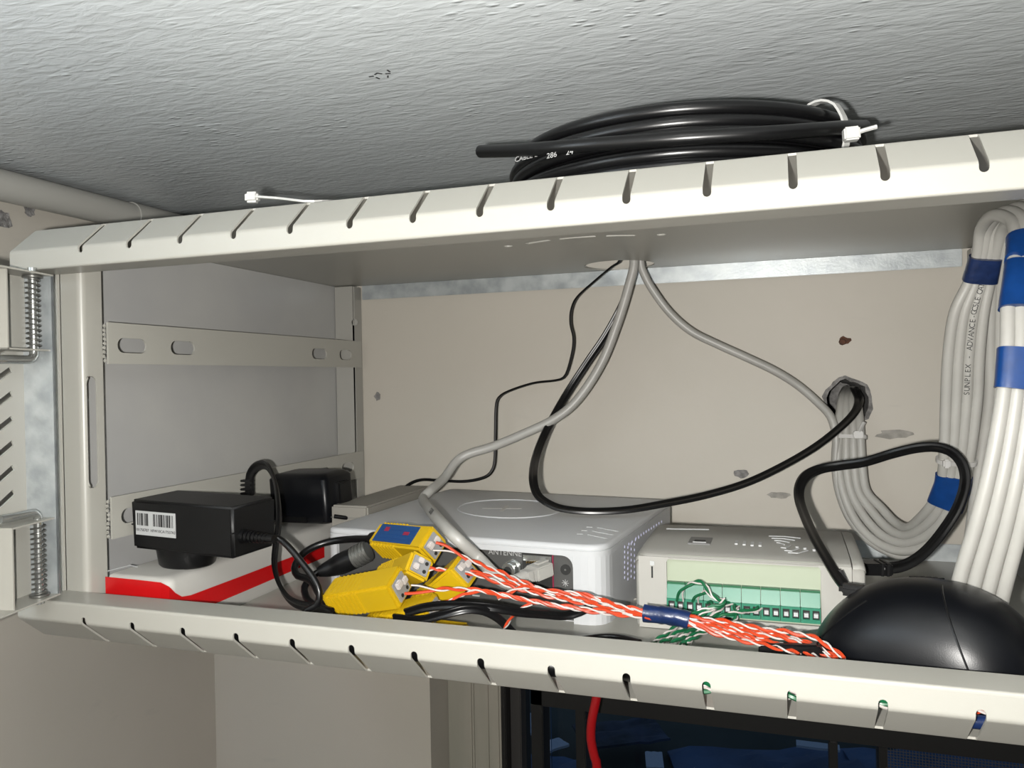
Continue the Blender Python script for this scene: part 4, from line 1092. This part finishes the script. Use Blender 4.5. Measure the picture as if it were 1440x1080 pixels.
MB().tube(spline([B, B.lerp(Cq, .5), Cq, Cq.lerp(Dq, .6), Dq], .003), [.0072]*3+[.0058]*40, 14).build('boot', 'black', bnc, smooth=True, xf=bn) if False else None
pp = spline([B, B.lerp(Cq, .5), Cq, Cq.lerp(Dq, .6), Dq], .003); N_ = len(pp)
MB().tube(pp, [.0074-.0042*max(0, (i/(N_-1)-.35)/.65) for i in range(N_)], 14).build('boot', 'black', bnc, smooth=True, xf=bn)
MB().tube(spline([Dq, at(437, 812, Y=.1), at(428, 826, Y=.094), at(432, 842, Y=.088), at(445, 852, Y=.08), at(462, 858, Y=.07)], .003), .0024, 10).build('lead', 'rubber', bnc, smooth=True, xf=bn)
ld1 = thing('connector_lead', 'black lead arching from the blue-labelled balun to the left and back into the loop', 'cable', at(505, 755, Y=.115))
l1 = Matrix.Translation(-ld1.location)
e_ = b1.location + b1.rotation_euler.to_matrix() @ V((-.0266, 0, 0)); e2 = b1.location + b1.rotation_euler.to_matrix() @ V((-.036, 0, 0))
MB().tube([e_, e2], [.0055, .0046], 14).build('boot', 'black', ld1, smooth=True, xf=l1)
MB().tube(spline([e2, at(485, 759, Y=.122), at(455, 764, Y=.118), at(432, 774, Y=.11), at(419, 787, Y=.102), at(414, 800, Y=.097), at(419, 810, Y=.093), at(430, 813, Y=.09), at(440, 820, Y=.085), at(449, 836, Y=.078), at(462, 850, Y=.07)], .003), .0024, 10).build('lead', 'rubber', ld1, smooth=True, xf=l1)
# black leads in front of the baluns
def lead(name, pts, r, label, dual=False):
    P = spline(px_path(pts), .003)
    o = MB().tube(P, r, 10, prof=DUAL if dual else None, up=V((0, 0, 1))).build(name, 'rubber', smooth=True); return tag(o, label, 'cable')
lead('power_lead', [(570, 862, .052), (600, 854, .05), (640, 851, .05), (690, 854, .055), (730, 861, .065), (765, 864, .078), (795, 866, .088), (815, 861, .092), (832, 852, .098)], .0017, 'black twin lead running from under the baluns toward the router front', True)
lead('power_lead', [(553, 869, .044), (590, 872, .042), (625, 864, .042), (655, 857, .046), (680, 859, .052), (700, 869, .058), (714, 882, .062), (724, 893, .066)], .0016, 'black twin lead humped in front of the baluns, ending behind the lip', True)
lead('power_lead', [(815, 899, .075), (845, 895, .085), (872, 896, .085), (900, 903, .075)], .0016, 'short arc of black lead on the cabinet floor behind the lip, below the router corner')

tag(MB().tube(spline([V((-.02, .0145, -.0130)), V((.05, .0135, -.0128)), V((.12, .0130, -.0130)), V((.20, .0135, -.0128)), V((.27, .0140, -.0132)), V((.296, .024, -.017)), V((.305, .045, -.0235))], .006), .0052, 12).build('power_lead', 'rubber', smooth=True),  # added lead that makes the dark inside the lip's left slots
    'black lead added inside the hollow lower lip to darken its left slots', 'cable')
# ---- orange and white twisted pairs, taped together
ow = thing('wire_bundle', 'orange and white twisted wires from the yellow baluns, gathered in dark blue tape', 'wires', at(936, 865, Y=.085))
owi = Matrix.Translation(-ow.location)
def L(pts): return [owi @ at(*q[:2], Y=q[2]) for q in pts]
TY = .083
pairs = [
 ([(640, 776, .088), (662, 788, .09), (700, 803, .09), (740, 820, .088), (790, 838, .087), (850, 847, .085), (902, 858, TY), (936, 862, TY), (970, 868, TY), (1020, 874, .08), (1070, 884, .074), (1110, 889, .068), (1150, 899, .060), (1188, 926, .048)], [(613, 763, .083), (628, 768, .085)], [(609, 774, .083), (630, 775, .085)]),
 ([(606, 799, .078), (640, 803, .082), (675, 810, .085), (710, 822, .086), (760, 836, .085), (820, 848, .084), (902, 860, TY+.0015), (936, 864, TY+.0015), (970, 870, TY+.0015), (1015, 880, .08), (1060, 891, .074), (1105, 898, .066), (1140, 909, .057), (1172, 927, .047)], [(590, 797, .075), (598, 796, .077)], [(595, 804, .075), (602, 803, .077)]),
 ([(600, 831, .062), (640, 828, .066), (680, 831, .070), (720, 839, .074), (775, 850, .077), (840, 858, .080), (902, 864, TY-.002), (936, 868, TY-.002), (970, 876, TY-.002), (1015, 888, .078), (1060, 899, .072), (1100, 907, .064), (1135, 918, .055), (1155, 927, .048)], [(569, 835, .058), (585, 834, .06)], [(578, 823, .058), (590, 824, .06)]),
 ([(655, 804, .088), (690, 808, .089), (730, 822, .088), (770, 832, .088), (815, 836, .087), (860, 848, .086), (902, 861, TY+.003), (936, 865, TY+.003), (970, 872, TY+.003), (1010, 876, .082), (1055, 886, .077), (1100, 894, .070), (1130, 902, .063), (1165, 918, .052), (1178, 928, .047)], [(643, 815, .084), (645, 803, .086)], [(656, 807, .084), (650, 800, .086)]),
 ([(640, 841, .064), (670, 831, .068), (700, 836, .072), (745, 845, .076), (800, 855, .079), (850, 862, .081), (902, 867, TY-.003), (936, 870, TY-.003), (970, 878, TY-.003), (1010, 892, .077), (1050, 902, .07), (1090, 910, .062), (1125, 920, .054)], [(624, 847, .060), (632, 845, .062)], [(628, 848, .060), (634, 843, .062)]),
 ([(700, 842, .078), (735, 826, .084), (775, 831, .086), (808, 834, .087), (840, 841, .087), (870, 853, .086), (902, 859, TY-.001), (936, 863, TY-.001), (970, 873, TY-.001), (1030, 889, .077), (1085, 904, .068), (1112, 914, .060)], None, None),
]
for i, (pts, h1, h2) in enumerate(pairs):
    twisted(L(pts), 'owire', ow, ra=.00080, rw=.00080, pitch=.0165+.001*(i % 3), ph=i*1.3, head1=[*L(h1)] if h1 else None, head2=[*L(h2)] if h2 else None)
twisted(L([(748, 849, .074), (728, 858, .07), (716, 874, .06), (706, 890, .05)]), 'owire', ow, ra=.0006, rw=.00062, pitch=.02)
tp = [owi @ at(x, y, Y=TY) for x, y in ((905, 862), (920, 864), (936, 865.5), (952, 868), (969, 872.5))]
mb = MB(); mb.tube(spline(tp, .002), .0049, 16); o = mb.build('tape_wrap', 'tape_dark', ow, smooth=True)
for v in o.data.vertices:
    v.co += V((random.uniform(-1, 1), random.uniform(-1, 1), random.uniform(-1, 1)))*.00025
# onward part of the pairs, inside the hollow lip
for k in range(2):
    twisted([owi @ V(p) for p in ((.405+.01*k, .046-.004*k, -.016), (.420, .034, -.018), (.436, .020, -.0155+.002*k), (.450, .0125, -.0132+.0024*k), (.49, .0120, -.0130+.0024*k))], 'owire', ow, ra=.001, rw=.001, ph=k*2)
mb = MB(); mb.tube([owi @ V(p) for p in ((.445, .0150, -.0188), (.455, .0148, -.0188), (.472, .0150, -.0186))], .0030, 12); mb.build('tape_wrap', 'tape_dark', ow, smooth=True)

# ---- green and white twisted pairs from the terminals
gw = thing('wire_bundle', 'green and white twisted wires from the controller terminals, crossing under the orange ones', 'wires', at(1000, 862, Y=.115))
gwi = Matrix.Translation(-gw.location)
def G(pts): return [gwi @ at(*q[:2], Y=q[2]) for q in pts]
gp = [
 ([(960, 828, .122), (975, 819, .118), (990, 821, .116), (1000, 835, .114), (1012, 845, .112), (1019, 843, .11), (1012, 851, .108), (990, 857, .106), (970, 866, .102), (950, 882, .095), (930, 896, .085), (914, 908, .07)], [(952, 845, .1265), (955, 833, .123)], [(961, 846, .1265), (960, 833, .123)]),
 ([(984, 836, .122), (993, 832, .118), (1003, 840, .115), (1018, 846, .112), (1012, 853, .109), (1000, 857, .107), (985, 866, .103), (967, 880, .095), (948, 893, .086), (930, 905, .072)], [(974, 846, .1265), (978, 839, .123)], [(982, 848, .1265), (982, 840, .123)]),
 ([(1008, 850, .122), (1018, 848, .117), (1014, 856, .112), (1005, 864, .108), (990, 876, .10), (970, 888, .09), (948, 903, .074), (940, 909, .068)], [(1026, 848, .1265), (1016, 846, .123)], [(1031, 849, .1265), (1018, 852, .122)]),
 ([(1060, 858, .121), (1040, 861, .116), (1022, 864, .112), (1006, 872, .107), (992, 882, .099), (974, 894, .088), (958, 908, .072)], [(1066, 853, .1265), (1063, 857, .123)], [(1072, 855, .1265), (1064, 860, .122)]),
 ([(1030, 856, .121), (1036, 866, .116), (1030, 876, .110), (1010, 884, .10), (985, 892, .09), (966, 905, .076)], [(1034, 850, .1265), (1032, 853, .124)], [(1040, 852, .1265), (1035, 857, .122)]),
 ([(1004, 846, .121), (1004, 858, .115), (1000, 868, .109), (980, 884, .097), (955, 900, .08), (948, 908, .07)], [(995, 848, .1265), (1000, 846, .123)], [(1003, 850, .1265), (1004, 849, .122)]),
]
for i, (pts, h1, h2) in enumerate(gp):
    twisted(G(pts), 'gwire', gw, ra=.00078, rw=.00080, pitch=.0135+.001*(i % 3), ph=i*1.1, head1=G(h1), head2=G(h2))
for k in range(3):   # the same pairs running on inside the hollow lip
    twisted([gwi @ V(p) for p in ((.312+.008*k, .078-.006*k, -.0262), (.322+.006*k, .05, -.0255), (.336, .026, -.021), (.342, .0125, -.0165+.0025*k), (.40, .0115, -.0150+.0030*k), (.425, .0115, -.0150+.003*k), (.436, .016, -.018+.002*k))], 'gwire', gw, ra=.0009, rw=.0010, pitch=.014, ph=k)

# ---- red cable hanging below the cabinet, through the floor's cable hole
rd = [V((.240, .352, -.012)), V((.236, .350, -.030)), at(842, 960, Y=.345), at(838, 985, Y=.343), at(832, 1015, Y=.342), at(831, 1040, Y=.342), at(836, 1065, Y=.342), at(840, 1085, Y=.343), V((.216, .345, -.42)), V((.222, .350, -.80))]
tag(MB().tube(spline(rd, .006), .0042, 14).build('red_cable', 'redcable', smooth=True), 'red cable hanging down below the cabinet in front of the window', 'cable')

for o in bpy.data.objects:
    if o.type == 'MESH' and o.name.split('.')[0] in ('embossed_mark', 'grip_rib', 'weld_bead', 'barcode', 'wire_hole', 'label_line', 'red_print', 'indicator_light', 'indicator_groove', 'contact_pin', 'clamp', 'power_symbol', 'push_lever', 'flaked_spot', 'plug_rib', 'emblem_mark'):
        o['kind'] = 'stuff'
